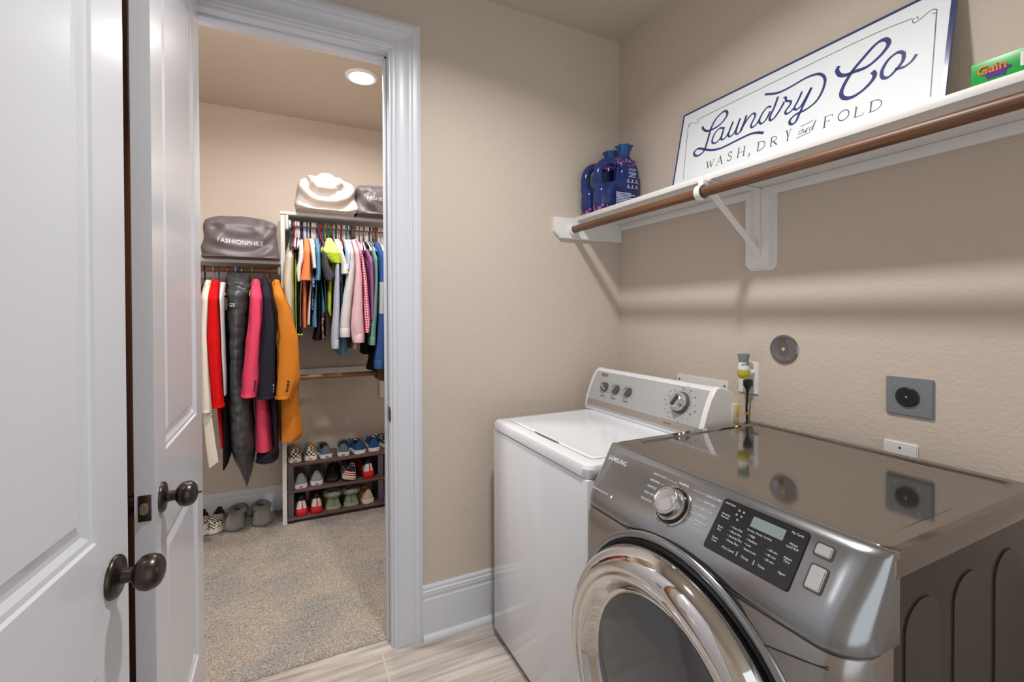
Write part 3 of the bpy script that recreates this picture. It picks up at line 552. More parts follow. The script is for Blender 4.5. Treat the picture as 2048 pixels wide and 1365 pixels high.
while x < -.31:
    wd = rnd.choice((.0012, .002, .003)); prism(bm, [(x, .016), (x+wd, .016), (x+wd, .040), (x, .040)], MG, .0006, .0010); x += wd+rnd.choice((.0012, .002))
obj('barcode', bm, mat('black_ink', rgb(40, 40, 40), .5), o)

# ------------------------------------------------------------------ softener jugs
def jug_mat():
    t = NT('blue_purple_jug'); co = t.coord(); t.b.inputs['Roughness'].default_value = .16
    sp = t.n('ShaderNodeSeparateXYZ'); t.l(co, sp.inputs[0])
    nz = t.n('ShaderNodeTexNoise', Scale=14, Detail=3); t.l(co, nz.inputs['Vector'])
    base = t.ramp(nz.outputs['Fac'], [(.35, rgb(26, 34, 80)), (.55, rgb(34, 54, 114)), (.72, rgb(58, 46, 104))])
    vo = t.n('ShaderNodeTexNoise', Scale=75, Detail=2); t.l(co, vo.inputs['Vector'])
    band = t.math('ADD', t.math('LESS_THAN', sp.outputs['Z'], .03), t.math('MULTIPLY', t.math('GREATER_THAN', sp.outputs['Z'], .222), t.math('MULTIPLY', t.math('GREATER_THAN', sp.outputs['X'], -.02), t.math('LESS_THAN', sp.outputs['Z'], .262))))
    f = t.math('MULTIPLY', t.math('GREATER_THAN', vo.outputs['Fac'], .56), band)
    t.col(t.mix(f, base, rgb(186, 92, 168))); return t.m
JUG = jug_mat()
CAPM = mat('blue_jug_cap', rgb(18, 74, 136), .18); PRINT = mat('pale_label_print', rgb(186, 196, 232), .4)
def sup(cx, cy, a, b, z, n=28, e=.55):
    f = lambda v: math.copysign(abs(v)**e, v)
    return [Vector((cx+a*f(math.cos(2*math.pi*i/n)), cy+b*f(math.sin(2*math.pi*i/n)), z)) for i in range(n)]
def make_jug(label, loc):
    t = thing('softener_jug', label, 'jug', loc, (0, 0, 0), 'blue softener jugs on the shelf')
    bm = nb()      # local: x along the label face, -y towards the room
    prof = [(0, -.118, .122, .036), (.004, -.122, .125, .041), (.05, -.123, .124, .043), (.09, -.121, .122, .043), (.115, -.117, .121, .043), (.135, -.075, .120, .042), (.148, -.030, .119, .042),
            (.162, -.004, .118, .042), (.205, .002, .114, .041), (.232, -.004, .106, .038), (.252, 0.0, .092, .032), (.262, .012, .080, .026), (.268, .014, .078, .024)]
    loft(bm, [sup((a+b)/2, 0, (b-a)/2, hy, z) for z, a, b, hy in prof]); fixn(bm)
    body = obj('jug_body', bm, JUG, t, world=False, sharp=60)
    bm = nb(); pts = spline([(-.088, 0, .075), (-.106, 0, .132), (-.108, 0, .178), (-.094, 0, .214), (-.062, 0, .238), (-.024, 0, .246), (.012, 0, .240)], 5)
    tube(bm, pts, [.020]*6+[.0165]*(len(pts)-12)+[.019]*6, 14, flat=1.3); fixn(bm)
    obj('jug_handle', bm, JUG, t, world=False, sharp=60)
    bm = nb(); rings = []
    for h, r, k in ((.266, .030, 0), (.272, .030, 0), (.276, .027, .02), (.292, .028, .05), (.31, .034, .09), (.322, .040, .12), (.326, .040, .12), (.324, .034, .1), (.30, .024, .05)):
        rings.append([Vector((.046+r*(1+k*math.cos(7*a))*math.cos(a), r*(1+k*math.cos(7*a))*math.sin(a)*.95, h)) for a in (2*math.pi*i/42 for i in range(42))])
    loft(bm, rings); fixn(bm); obj('jug_cap', bm, CAPM, t, world=False)
    ML = frame((0, -.0435, 0), (0, -1, 0), (1, 0, 0))
    bm = nb(); rnd = random.Random(8)
    for i in range(9):
        z = .088-.0075*i; x1 = .065+rnd.uniform(-.02, .012); prism(bm, [(-.035, z), (x1, z), (x1, z+.0042), (-.035, z+.0042)], ML, -.001, .0007)
    for i in range(3):
        for k in range(2):
            x, z = .030+.024*i, .148-.026*k; prism(bm, [(x, z), (x+.011, z), (x+.0055, z+.012)], ML, 0, .0012); prism(bm, [(x-.004, z-.006), (x+.015, z-.006), (x+.015, z-.003), (x-.004, z-.003)], ML, 0, .0012)
    for i, (a, b) in enumerate(((.036, .084), (.042, .080), (.046, .074), (.038, .078))): prism(bm, [(a, .188-.0065*i), (b, .188-.0065*i), (b, .191-.0065*i), (a, .191-.0065*i)], ML, 0, .0022)
    prism(bm, rrect(.088, .112, .045, .072, .001, 1), ML, -.004, .0008)
    obj('label_print', bm, PRINT, body, world=False)
    text('lettering', 'CALM', .017, PRINT, ML @ Matrix.Translation((.036, .203, .0026)), body, bold=.01, world=False)
    return t
make_jug('blue and purple softener jug in front, its printed label facing the room', (1.418, 1.765, SHZ))
make_jug('blue and purple softener jug half hidden behind the other jug in the shelf corner', (1.418, 1.862, SHZ))

# ------------------------------------------------------------------ wall plates and fittings
PLATE = mat('white_plastic_plate', rgb(232, 230, 228), .3); BLK = mat('black_plastic', rgb(26, 25, 28), .4)
CHROME = mat('chrome', (.82, .82, .84, 1), .06, 1); SCREWM = mat('dark_screw', rgb(90, 88, 86), .35, .9)
t = thing('cover_disc', 'round chrome cover disc on the wall right of the outlet', 'cover plate', (XR, 1.034, 1.245))
M = frame((XR, 1.035, 1.2445), (-1, 0, 0)); bm = nb()
lathe(bm, [(.0505, 0), (.0505, .003), (.049, .0055), (.044, .006), (.035, .0042), (.02, .0036), (.006, .0036), (.001, .0036)], M, 64); fixn(bm); obj('disc', bm, mat('dark_chrome', (.27, .27, .30, 1), .05, 1), t)
bm = nb(); lathe(bm, [(.0065, .0034), (.006, .0058), (.003, .0066), (.0005, .0066)], M, 20); fixn(bm); obj('screw', bm, mat('bright_screw', (.75, .75, .74, 1), .3, 1), t)
t = thing('outlet', 'white outlet plate between washer console and chrome disc', 'outlet', (XR, 1.172, 1.13))
bm = nb(); prism(bm, rrect(-1.2125, -1.131, 1.070, 1.189, .004), MR, 0, .006, .0025); obj('cover_plate', bm, PLATE, t)
bm = nb()
for z in (1.152, 1.105): prism(bm, rrect(-1.188, -1.155, z-.014, z+.014, .008), MR, .006, .0075)
obj('socket_face', bm, PLATE, t)
t = thing('air_freshener', 'plug-in air freshener with yellow oil in the white outlet', 'air freshener', (XR-.045, 1.160, 1.15))
FX, FY = XR-.045, 1.160
M = frame((FX, FY, 0), (0, 0, 1)); bm = nb()
lathe(bm, [(.0160, 1.189), (.0205, 1.218), (.0202, 1.2205), (.016, 1.2215), (.001, 1.2205)], M, 32); fixn(bm); obj('freshener_cap', bm, mat('grey_green_cap', rgb(118, 130, 126), .35), t)['label'] = 'grey green cap'
bm = nb(); lathe(bm, [(.0195, 1.1625), (.0202, 1.166), (.0186, 1.175), (.0168, 1.184), (.0162, 1.190)], M, 32); fixn(bm)
for i in range(7):
    a = R(200+i*14); box(bm, FX+.0182*math.cos(a)-.0006, FX+.0182*math.cos(a)+.0006, FY+.0182*math.sin(a)-.0006, FY+.0182*math.sin(a)+.0006, 1.176+i*.0008, 1.186+i*.0008, mi=1)
obj('freshener_body', bm, [PLATE, BLK], t)
bm = nb(); lathe(bm, [(.0005, 1.1285), (.012, 1.130), (.0192, 1.138), (.0218, 1.148), (.0208, 1.158), (.0192, 1.163)], M, 32); fixn(bm)
obj('oil_bulb', bm, mat('yellow_oil_glass', rgb(222, 212, 70), .05, 0, Transmission_Weight=.45, IOR=1.4), t)['label'] = 'yellow oil bulb'
bm = nb(); lathe(bm, [(.013, 0), (.013, .026), (.010, .03)], frame((XR-.0065, FY-.004, 1.152), (-1, 0, 0)), 24); fixn(bm); obj('plug_body', bm, PLATE, t)
t = thing('power_cord', 'black plug and cord hanging from the white outlet behind the dryer', 'cord', (XR-.02, 1.16, 1.1))
bm = nb(); box(bm, XR-.034, XR-.0065, 1.150, 1.172, 1.100, 1.124, .003)
loft(bm, [[Vector((XR-.022+a*k, 1.161+b*k, z)) for a, b in ((-1, -1), (1, -1), (1, 1), (-1, 1))] for z, k in ((1.100, .0085), (1.088, .0048), (1.078, .0040))]); fixn(bm); obj('plug', bm, BLK, t)
bm = nb(); tube(bm, spline([(XR-.022, 1.161, 1.082), (XR-.021, 1.163, 1.05), (XR-.022, 1.165, 1.02), (XR-.018, 1.166, .98), (XR-.02, 1.165, .90)], 5), .0042, 10); obj('cable', bm, BLK, t)
bm = nb(); tube(bm, [(XR-.0215, 1.1655, 1.002), (XR-.021, 1.166, .993)], .0062, 10); obj('tie', bm, mat('orange_tie', rgb(214, 112, 60), .5), t)['label'] = 'orange tie'
t = thing('valve_plate', 'white metal plate on the wall behind the washer console', 'cover plate', (XR, 1.39, 1.05))
bm = nb(); prism(bm, rrect(-1.522, -1.262, 1.0, 1.102, .002, 2), MR, 0, .004, .001); obj('plate', bm, PLATE, t)
bm = nb()
for y in (1.508, 1.276):
    bm = nb(); lathe(bm, [(.004, .003), (.004, .0052), (.001, .0058)], frame((XR, y, 1.082), (-1, 0, 0)), 14); fixn(bm); obj('screw', bm, SCREWM, t)
t = thing('dryer_outlet', 'square grey steel plate with black round dryer socket', 'outlet', (XR, .672, 1.138))
bm = nb(); prism(bm, rrect(-.727, -.617, 1.084, 1.190, .003, 2), MR, 0, .007, .0025); obj('cover_plate', bm, mat('grey_steel_plate', rgb(128, 134, 138), .36, .15), t)
bm = nb(); M = frame((XR, .675, 1.137), (-1, 0, 0), (0, -1, 0))
lathe(bm, [(.0275, .006), (.0275, .011), (.0255, .0125), (.0005, .0125)], M, 40); fixn(bm); s_ = obj('socket', bm, BLK, t)
bm = nb()
for dx, dy, wx, wy in ((-.014, 0, .0022, .007), (.014, 0, .0022, .007), (0, .014, .005, .0035), (0, -.014, .0045, .003)): prism(bm, rrect(dx-wx, dx+wx, dy-wy, dy+wy, .0008, 1), M, .0125, .0131)
obj('slot', bm, mat('deep_black', rgb(6, 6, 6), .6), s_)
STS = mat('steel_screw', (.6, .62, .63, 1), .35, 1)
bm = nb(); lathe(bm, [(.003, .0125), (.0028, .0142), (.0005, .0146)], M, 14); fixn(bm); obj('screw', bm, STS, t)
for dx, dy in ((-.028, .034), (.028, .034), (-.028, -.034), (.028, -.034)):
    bm = nb(); lathe(bm, [(.0024, .0065), (.0022, .008), (.0004, .0084)], frame((XR, .675-dx, 1.137+dy), (-1, 0, 0)), 12); fixn(bm); obj('screw', bm, STS, t)
t = thing('blank_plate', 'low white blank plate on the wall below the grey dryer socket', 'cover plate', (XR, .693, .96))
bm = nb(); prism(bm, rrect(-.733, -.652, .898, 1.006, .004), MR, 0, .006, .0025); obj('cover_plate', bm, PLATE, t)
bm = nb(); lathe(bm, [(.003, .0055), (.0028, .0072), (.0004, .0075)], frame((XR, .693, .990), (-1, 0, 0)), 12); fixn(bm); obj('screw', bm, SCREWM, t)
# ------------------------------------------------------------------ top-load washer
WASH = mat('white_washer_enamel', rgb(228, 230, 235), .13, Coat_Weight=.3)
WGREY = mat('silver_console_panel', rgb(186, 189, 191), .3, .35); WBAND = mat('tan_console_band', rgb(164, 152, 142), .35, .2)
KDARK = mat('dark_grey_knob', rgb(84, 84, 86), .35); KSILV = mat('satin_silver', (.62, .62, .63, 1), .24, 1)
wx, wy0, wy1, wz = .789, 1.118, 1.804, .925
washer = thing('washer', 'white top-loading washing machine in the corner beside the grey dryer', 'washing machine', (1.12, 1.46, 0))
bm = nb(); box(bm, wx+.003, 1.44, wy0+.002, wy1-.002, .03, .882, .006); obj('washer_cabinet', bm, WASH, washer)
bm = nb(); box(bm, wx+.03, 1.42, wy0+.02, wy1-.02, 0, .034); obj('washer_base', bm, BLK, washer)
# deck with a shallow recess for the lid
bm = nb(); zt = wz
def rr3(x0, x1, y0, y1, r, z): return [Vector((a, b, z)) for a, b in rrect(x0, x1, y0, y1, r, 5)]
loft(bm, [rr3(wx+.004, 1.438, wy0+.003, wy1-.003, .02, .884), rr3(wx, 1.44, wy0, wy1, .030, .888), rr3(wx, 1.44, wy0, wy1, .030, zt-.014), rr3(wx+.005, 1.436, wy0+.005, wy1-.005, .028, zt-.004), rr3(wx+.014, 1.43, wy0+.014, wy1-.014, .022, zt),
          rr3(wx+.048, 1.272, wy0+.040, wy1-.040, .02, zt), rr3(wx+.052, 1.268, wy0+.044, wy1-.044, .018, zt-.008)]); fixn(bm)
obj('washer_deck', bm, WASH, washer)
bm = nb()
loft(bm, [rr3(wx+.054, 1.264, wy0+.047, wy1-.047, .018, zt-.0075), rr3(wx+.054, 1.264, wy0+.047, wy1-.047, .018, zt+.001), rr3(wx+.060, 1.26, wy0+.053, wy1-.053, .016, zt+.005), rr3(wx+.085, 1.24, wy0+.078, wy1-.078, .02, zt+.0035), rr3(wx+.10, 1.22, wy0+.095, wy1-.095, .03, zt+.003)]); fixn(bm)
lid = obj('washer_lid', bm, WASH, washer)
bm = nb(); prism(bm, [(-1.53, 0), (-1.49, -.007), (-1.40, -.007), (-1.36, 0)], frame((wx+.0535, 0, zt+.003), (-1, 0, 0), (0, -1, 0)), -.02, .0015); obj('finger_pull', bm, mat('mid_grey', rgb(120, 120, 124), .5), lid)  # plain grey pull on the lid edge
# console: curved face leaning back
cp = [(1.262, .930), (1.258, .944), (1.268, .985), (1.284, 1.030), (1.302, 1.070), (1.322, 1.102), (1.334, 1.112), (1.350, 1.114), (1.42, 1.090), (1.436, 1.075), (1.438, .930)]
bm = nb(); loft(bm, [[Vector((x, y, z)) for x, z in cp] for y in (wy0+.020, wy1-.020)]); fixn(bm); cons = obj('console', bm, WASH, washer, sharp=50)
for ya, yb, nm in ((wy0+.002, wy0+.021, 'near'), (wy1-.021, wy1-.002, 'far')):
    bm = nb(); c = Vector((1.36, 0, 1.0)); ring = lambda y, k: [Vector((c.x+(x-c.x)*k, y, c.z+(z-c.z)*k)) for x, z in cp]
    seq = [(ya, .975), (ya+.004, 1.0), (yb, 1.012)] if nm == 'near' else [(ya, 1.012), (yb-.004, 1.0), (yb, .975)]
    loft(bm, [ring(y, k) for y, k in seq]); fixn(bm); obj('console_end_cap', bm, mat('warm_white_cap', rgb(232, 230, 226), .25), washer, sharp=50)
def face(z):
    for (x0, z0), (x1, z1) in zip(cp[1:], cp[2:7]):
        if z0 <= z <= z1: return x0+(x1-x0)*(z-z0)/(z1-z0), Vector((-(z1-z0), 0, x1-x0)).normalized()
    return cp[5][0], Vector((-1, 0, .6)).normalized()
def skin(z0, z1, y0, y1, off, m, name, n=14):
    bm = nb(); rings = []
    for i in range(n+1):
        z = z0+(z1-z0)*i/n; x, nv = face(z); rings.append([Vector((x, y, z))+nv*o for y, o in ((y0, -.001), (y0, off), (y1, off), (y1, -.001))])
    loft(bm, rings); fixn(bm); return obj(name, bm, m, washer, sharp=60)
skin(.978, 1.1015, wy0+.022, wy1-.022, .0012, WGREY, 'console_panel'); skin(.955, .977, wy0+.022, wy1-.022, .0013, WBAND, 'console_trim_band'); skin(.945, .9545, wy0+.022, wy1-.022, .0010, WGREY, 'console_lower_band')
def ctrl(y, z, r, big=False):
    x, nv = face(z); M = frame(Vector((x, y, z))+nv*.001, nv, (0, -1, 0)); bm = nb()
    if big:
        lathe(bm, [(r*1.06, 0), (r*1.06, .004), (r*1.0, .005), (r*.98, .012), (r*.72, .013)], M, 44); fixn(bm); k = obj('timer_knob', bm, KDARK, washer)
        bm = nb(); lathe(bm, [(r*.93, .012), (r*.90, .018), (r*.66, .019), (r*.62, .032), (r*.55, .034), (.001, .034)], M, 44); fixn(bm); obj('knob_ring', bm, KSILV, k)
        bm = nb(); prism(bm, rrect(-r*.14, r*.14, -r*.55, r*.55, .003), M @ Matrix.Rotation(R(-25), 4, 'Z'), .033, .040, .002); obj('knob_grip', bm, KDARK, k)
    else:
        lathe(bm, [(r, 0), (r, .005), (r*.9, .012), (.001, .012)], M, 36); fixn(bm); k = obj('control_knob', bm, KDARK, washer)
        bm = nb(); a = R(-30 if y < 1.65 else 55); prism(bm, [(-.005, -r*.95), (.005, -r*.95), (.007, 0), (.004, r*.95), (-.004, r*.95), (-.007, 0)], M @ Matrix.Rotation(a, 4, 'Z'), .010, .022, .003); obj('knob_grip', bm, KSILV, k)
    bm = nb(); bits = nb(); n = 22 if big else 7
    rnd = random.Random(int(y*100))
    for i in range(n):
        a = (2*math.pi*i/n) if big else R(-40+260*i/(n-1))
        ca, sa = math.cos(a), math.sin(a); r0 = r*1.16
        if big: stroke(bm, [(ca*r0, sa*r0), (ca*(r0+.006), sa*(r0+.006))], .0008, M @ Matrix.Translation((0, 0, .0005)), .0004, taper=False)
        if i % (1 if big else 2) == 0:
            q = r0+((.013, .022)[i % 2] if big else .008); wd = rnd.uniform(.005, .009)
            for k2 in range(1 if not big else rnd.choice((1, 2))): prism(bm if (i*7) % 3 or not big else bits, [(ca*q*1.15-wd/2, sa*q-k2*.003), (ca*q*1.15+wd/2, sa*q-k2*.003), (ca*q*1.15+wd/2, sa*q+.0014-k2*.003), (ca*q*1.15-wd/2, sa*q+.0014-k2*.003)], M, .0004, .0008)
    if not big: prism(bm, [(-.014, -r*1.95), (.014, -r*1.95), (.014, -r*1.95+.0026), (-.014, -r*1.95+.0026)], M, .0004, .0008)
    fixn(bm); obj('dial_marking', bm, mat('grey_print', rgb(70, 70, 72), .5), washer)
    if big: fixn(bits); obj('dial_marking', bits, mat('red_print', rgb(168, 60, 52), .5), washer)['label'] = 'red printed dial markings'
    else: bits.free()
for y in (1.682, 1.605, 1.527): ctrl(y, 1.040, .0215)
ctrl(1.243, 1.045, .0385, True)
x, nv = face(1.088); M = frame(Vector((x, 1.716, 1.088))+nv*.001, nv, (0, -1, 0)); bm = nb()
loft(bm, [[M @ Vector((.027*k*math.cos(2*math.pi*i/28), .0115*k*math.sin(2*math.pi*i/28), h)) for i in range(28)] for k, h in ((1, 0), (1, .0012), (.8, .0018))]); fixn(bm); lg = obj('emblem', bm, KSILV, washer)
text('lettering', 'Whirlpool', .0108, mat('grey_print', rgb(70, 70, 72), .5), M @ Matrix.Translation((0, 0, .0019)), lg, 'CENTER')
x, nv = face(.966); text('lettering', 'heavy duty', .008, mat('grey_print', rgb(70, 70, 72), .5), frame(Vector((x, 1.30, .966))+nv*.0016, nv, (0, -1, 0)), washer)
bm = nb(); box(bm, 1.405, 1.4395, wy0-.0006, wy0+.03, .975, 1.052, .0008); box(bm, 1.420, 1.441, wy0-.001, wy0+.03, 1.005, 1.048, .0004, mi=1)
obj('tape', bm, [mat('pale_yellow_tape', rgb(226, 216, 188), .4), mat('amber_tape', rgb(222, 192, 96), .4)], washer)['label'] = 'yellow tape'

# ------------------------------------------------------------------ front-load dryer
STEEL = mat('platinum_steel', (.36, .375, .395, 1), .2, .9); STEELD = mat('dark_platinum_steel', (.30, .275, .255, 1), .07, .95)
SIDE = mat('dark_brown_grey_side', rgb(72, 64, 59), .36, .25)
dy0, dy1, dz = .385, 1.080, 1.0
dryer = thing('dryer', 'platinum grey front-loading dryer with large chrome door nearest the camera', 'dryer', (1.12, .73, 0))
bm = nb(); box(bm, .84, 1.45, dy0+.004, dy1-.004, .02, .962, .004)
MN = frame((0, dy0+.004, 0), (0, -1, 0), (1, 0, 0))
for a, b, h in ((.885, 1.003, .905), (1.048, 1.166, .908), (1.212, 1.330, .910)):
    arch = [(a, .1), (b, .1), (b, h-.05)]+[((a+b)/2+(b-a)/2*math.cos(R(t)), h-.05+.05*math.sin(R(t))) for t in range(15, 180, 15)]+[(a, h-.05)]
    prism(bm, arch, MN, -.002, .0032, .0026)
obj('dryer_cabinet', bm, SIDE, dryer)
bm = nb(); box(bm, .85, 1.43, dy0+.03, dy1-.03, 0, .022); obj('dryer_base', bm, BLK, dryer)
# top: rolled edges, shallow tray
bm = nb()
loft(bm, [rr3(.846, 1.455, dy0, dy1, .012, .955), rr3(.846, 1.457, dy0-.001, dy1+.001, .014, .962), rr3(.846, 1.457, dy0-.001, dy1+.001, .014, .984), rr3(.850, 1.454, dy0+.003, dy1-.003, .016, .995), rr3(.856, 1.448, dy0+.011, dy1-.011, .016, dz),
          rr3(.915, 1.425, dy0+.036, dy1-.036, .016, dz), rr3(.921, 1.419, dy0+.042, dy1-.042, .014, dz-.004)]); fixn(bm)
obj('dryer_top', bm, STEELD, dryer, sharp=9)
# fascia that carries the controls: leaning face, swelling towards its lower edge
A3, th, nn = Vector((.835, 0, .998)), Vector((-.6135, 0, -.79)), Vector((-.79, 0, .6135))
fp = [(.868, .950), (.868, .9985), (.848, 1.0005), (.838, .999), (.826, .9875), (.800, .953), (.774, .9195), (.757, .897), (.7475, .879), (.7435, .862), (.748, .846), (.762, .838), (.868, .838)]
def endshape(k):   # k=0 at the very end, 1 inside
    return [Vector((x+(1-k)*max(0, (.868-x))*.52, 0, z+(1-k)*(.004 if z > .94 else .012 if z < .86 else 0)*(-1 if z > .94 else 1))) for x, z in fp]
ks = [(.058*(1-math.cos(R(9*i))), math.sin(R(9*i))) for i in range(11)]
rings = [(dy0+d, k) for d, k in ks]+[(dy1-d, k) for d, k in ks[::-1]]
bm = nb(); loft(bm, [[p+Vector((0, y, 0)) for p in endshape(k)] for y, k in rings]); fixn(bm)
fascia = obj('control_fascia', bm, STEEL, dryer, sharp=60)
# front panel under the fascia with a round opening lip
YC, ZCD = .737, .549
bm = nb(); fr = [(.740, 0), (.735, .012), (.735, .80), (.737, .83), (.744, .848), (.80, .85), (.85, .85), (.85, 0)]
def fend(k): return [Vector((x+(1-k)*max(0, .85-x)*.6, 0, max(z, .02))) for x, z in fr]
loft(bm, [[p+Vector((0, y, 0)) for p in fend(k)] for y, k in rings]); fixn(bm); front = obj('front_panel', bm, mat('warm_platinum_steel', (.42, .40, .385, 1), .2, .9), dryer, sharp=60)
bm = nb(); tube(bm, [(.7348, .640, .762), (.7348, .56, .7935), (.7348, .46, .820), (.738, .418, .831)], .0011, 8); obj('panel_seam', bm, BLK, front)
MD = frame((0, YC, ZCD), (-1, 0, 0), (0, -1, 0))       # door axis: local z comes out of the front
bm = nb(); lathe(bm, [(.335, -.735), (.333, -.729), (.326, -.727), (.319, -.728), (.316, -.735)], MD, 96, cap=False); fixn(bm); obj('door_surround', bm, STEEL, dryer, sharp=60)
bm = nb(); lathe(bm, [(.3175, -.735), (.3175, -.7275), (.312, -.7275), (.310, -.7325), (.001, -.7325)], MD, 96, cap=False); fixn(bm); obj('door_gasket', bm, mat('deep_black', rgb(6, 6, 6), .6), dryer)
door = [(.300, -.732), (.308, -.722), (.309, -.710), (.305, -.695), (.297, -.682), (.286, -.672), (.273, -.667), (.262, -.667), (.2585, -.670), (.2565, -.6725), (.2545, -.670), (.250, -.669), (.240, -.674), (.228, -.686), (.219, -.697), (.2125, -.7035), (.2095, -.7035), (.207, -.701)]
bm = nb(); lathe(bm, door, MD, 128, cap=False); fixn(bm); dr = obj('dryer_door', bm, mat('warm_chrome', (.74, .72, .70, 1), .045, 1), dryer, sharp=60)
bm = nb(); lathe(bm, [(.2075, -.7015), (.2065, -.699), (.200, -.697), (.15, -.690), (.09, -.686), (.04, -.6845), (.001, -.684)], MD, 96, cap=False); fixn(bm)
obj('door_glass', bm, mat('smoky_door_glass', rgb(96, 97, 101), .09, 0, Specular_IOR_Level=.6), dr)
# controls on the leaning face: local x towards the camera side (-y), local y up the slope
MC = Matrix((Vector((0, -1, 0)), -th, nn)).transposed().to_4x4(); MC.translation = A3+nn*.0007
cpt = lambda y, s: (-y, -s)
GLOSSK = mat('black_gloss_panel', rgb(30, 27, 28), .08); CTXT = mat('pale_console_print', rgb(206, 214, 216), .4)
bm = nb(); prism(bm, rrect(-.6725, -.4955, -.1235, -.0145, .006), MC, -.001, .0016, .001); pan = obj('display_panel', bm, GLOSSK, dryer)
bm = nb(); prism(bm, rrect(-.600, -.535, -.048, -.027, .001, 1), MC, .0016, .0022); obj('lcd_screen', bm, mat('grey_lcd', rgb(128, 142, 144), .2), pan)['label'] = 'grey lcd window'
def ptxt(s, y, sd, size, par=None, al='LEFT', z=.0018): return text('lettering', s, size, CTXT, MC @ Matrix.Translation((-y, -sd, z)), par or pan, al, .0002)
for y, sd, s in ((.6545, .0235, 'Anti Static'), (.6545, .0495, 'Wrinkle\nPrevent'), (.6545, .0765, 'Rack\nDry'), (.6545, .1005, 'Smart\nCare')): ptxt(s, y, sd, .0058, al='CENTER')
for y, sd, s in ((.515, .026, 'My Cycle'), (.515, .049, 'Mixed\nLoad Bell'), (.515, .075, 'Adjust\nTime'), (.515, .100, 'Signal')): ptxt(s, y, sd, .0058, al='CENTER')
for i, s in enumerate(('Very Dry', 'More Dry', 'Normal Dry', 'Damp Dry')): ptxt('\u2022 '+s, .634, .064+.009*i, .0058)
for i, s in enumerate(('High', 'Medium', 'Low', 'Extra Low')): ptxt('\u2022 '+s, .596, .064+.009*i, .0058)
for i, s in enumerate(('60 min', '40 min', '20 min')): ptxt('\u2022 '+s, .553, .073+.009*i, .0058)
ptxt('Sensing  Drying  Cooling', .602, .055, .005); ptxt('Dry Level', .634, .1065, .0068); ptxt('Temp', .592, .1065, .0068); ptxt('Time', .558, .1065, .0068)
bm = nb()
for y in (.601, .566): prism(bm, rrect(-y-.0012, -y+.0012, -.1105, -.1015, .0003, 1), MC, .0016, .002)
for y, sd in ((.632, .0285), (.622, .0285), (.634, .038), (.623, .038), (.628, .047)): prism(bm, [(-y+.0024*math.cos(2*math.pi*i/12), -sd+.0024*math.sin(2*math.pi*i/12)) for i in range(12)], MC, .0016, .002)
obj('icon', bm, mat('dim_print', rgb(150, 156, 160), .4), pan)
# buttons
BTN = mat('silver_button', (.66, .66, .67, 1), .26, .8)
for y, a, b, s in ((.468, .013, .0095, .034), (.4645, .0122, .0195, .081)):
    bm = nb(); prism(bm, rrect(-y-a-.003, -y+a+.003, -s-b-.003, -s+b+.003, .005), MC, -.001, .0008); sr = obj('button_surround', bm, mat('dark_steel_groove', (.12, .12, .12, 1), .3, .9), dryer)
    bm = nb(); prism(bm, rrect(-y-a, -y+a, -s-b, -s+b, .004), MC, -.001, .0035, .0018); obj('push_button', bm, BTN, sr)
# cycle dial
MK = MC @ Matrix.Translation((-.783, -.0785, 0)); bm = nb()
lathe(bm, [(.047, -.001), (.047, .002), (.044, .004), (.042, .002), (.0415, -.001)], MK, 64, cap=False); fixn(bm); obj('dial_ring', bm, mat('warm_chrome', (.74, .72, .70, 1), .045, 1), dryer)
bm = nb(); lathe(bm, [(.0415, .0008), (.036, .0012), (.001, .0012)], MK, 48, cap=False); fixn(bm); obj('dial_recess', bm, GLOSSK, dryer)
bm = nb(); lathe(bm, [(.0375, .001), (.0372, .009), (.035, .011), (.0335, .012), (.0325, .024), (.031, .0275), (.0295, .0285), (.0275, .0278), (.0268, .0265), (.015, .0262), (.001, .0262)], MK, 64); fixn(bm); dk = obj('cycle_dial', bm, mat('satin_chrome', (.72, .71, .70, 1), .16, 1), dryer)
bm = nb(); t_ = MK @ Matrix.Rotation(R(38), 4, 'Z')
loft(bm, [[t_ @ Vector(p) for p in ((x, -.001, .0264), (x, .0012, .031), (x, -.024*math.sqrt(max(0, 1-(x/.0268)**2))*.98, .0266))] for x in [-.0262+.0524*i/12 for i in range(13)]]); fixn(bm); obj('dial_grip', bm, mat('satin_chrome', (.72, .71, .70, 1), .16, 1), dk)
bm = nb()
for i, (s, sd) in enumerate((('HEAVY DUTY', .0275), ('BEDDING', .0445), ('SANITIZE', .0605), ('PERM PRESS', .077), ('DELICATES', .093))):
    text('lettering', s, .0072, CTXT, MC @ Matrix.Translation((-.8745, -sd, .0002)), dryer, 'LEFT', .0003)
    xe = -.8745+.0046*len(s); stroke(bm, [(xe+.002, -sd), (-.829 if i else -.802, -sd)], .0007, MC, .0005, taper=False)
stroke(bm, [(-.802, -.0275), (-.800, -.031)], .0007, MC, .0005, taper=False)
text('lettering', 'NORMAL', .0072, CTXT, MC @ Matrix.Translation((-.794, -.0245, .0002)), dryer, 'LEFT', .0003)
for i, (s, sd) in enumerate((('QUICK DRY', .026), ('TIME DRY', .0415), ('AIR FLUFF', .0572), ('REFRESH', .0725), ('WRINKLE\n AWAY', .0885))):
    text('lettering', s, .0072, CTXT, MC @ Matrix.Translation((-.715, -sd, .0002)), dryer, 'LEFT', .0003)
    stroke(bm, [(-.752 if i == 0 else -.735, -sd), (-.717, -sd)], .0007, MC, .0005, taper=False)
fixn(bm); obj('dial_marking', bm, CTXT, dryer)
text('lettering', 'SAMSUNG', .0175, mat('silver_brand_letter', rgb(214, 214, 212), .35), MC @ Matrix.Translation((-1.044, -.036, .0004)), dryer, 'LEFT', .0004, .012, .92)['label'] = 'silver brand lettering'
text('lettering', 'STEAM MOISTURE DRY', .0068, CTXT, MC @ Matrix.Translation((-1.042, -.128, .0006)), dryer, 'LEFT', .0003, 0, .95)
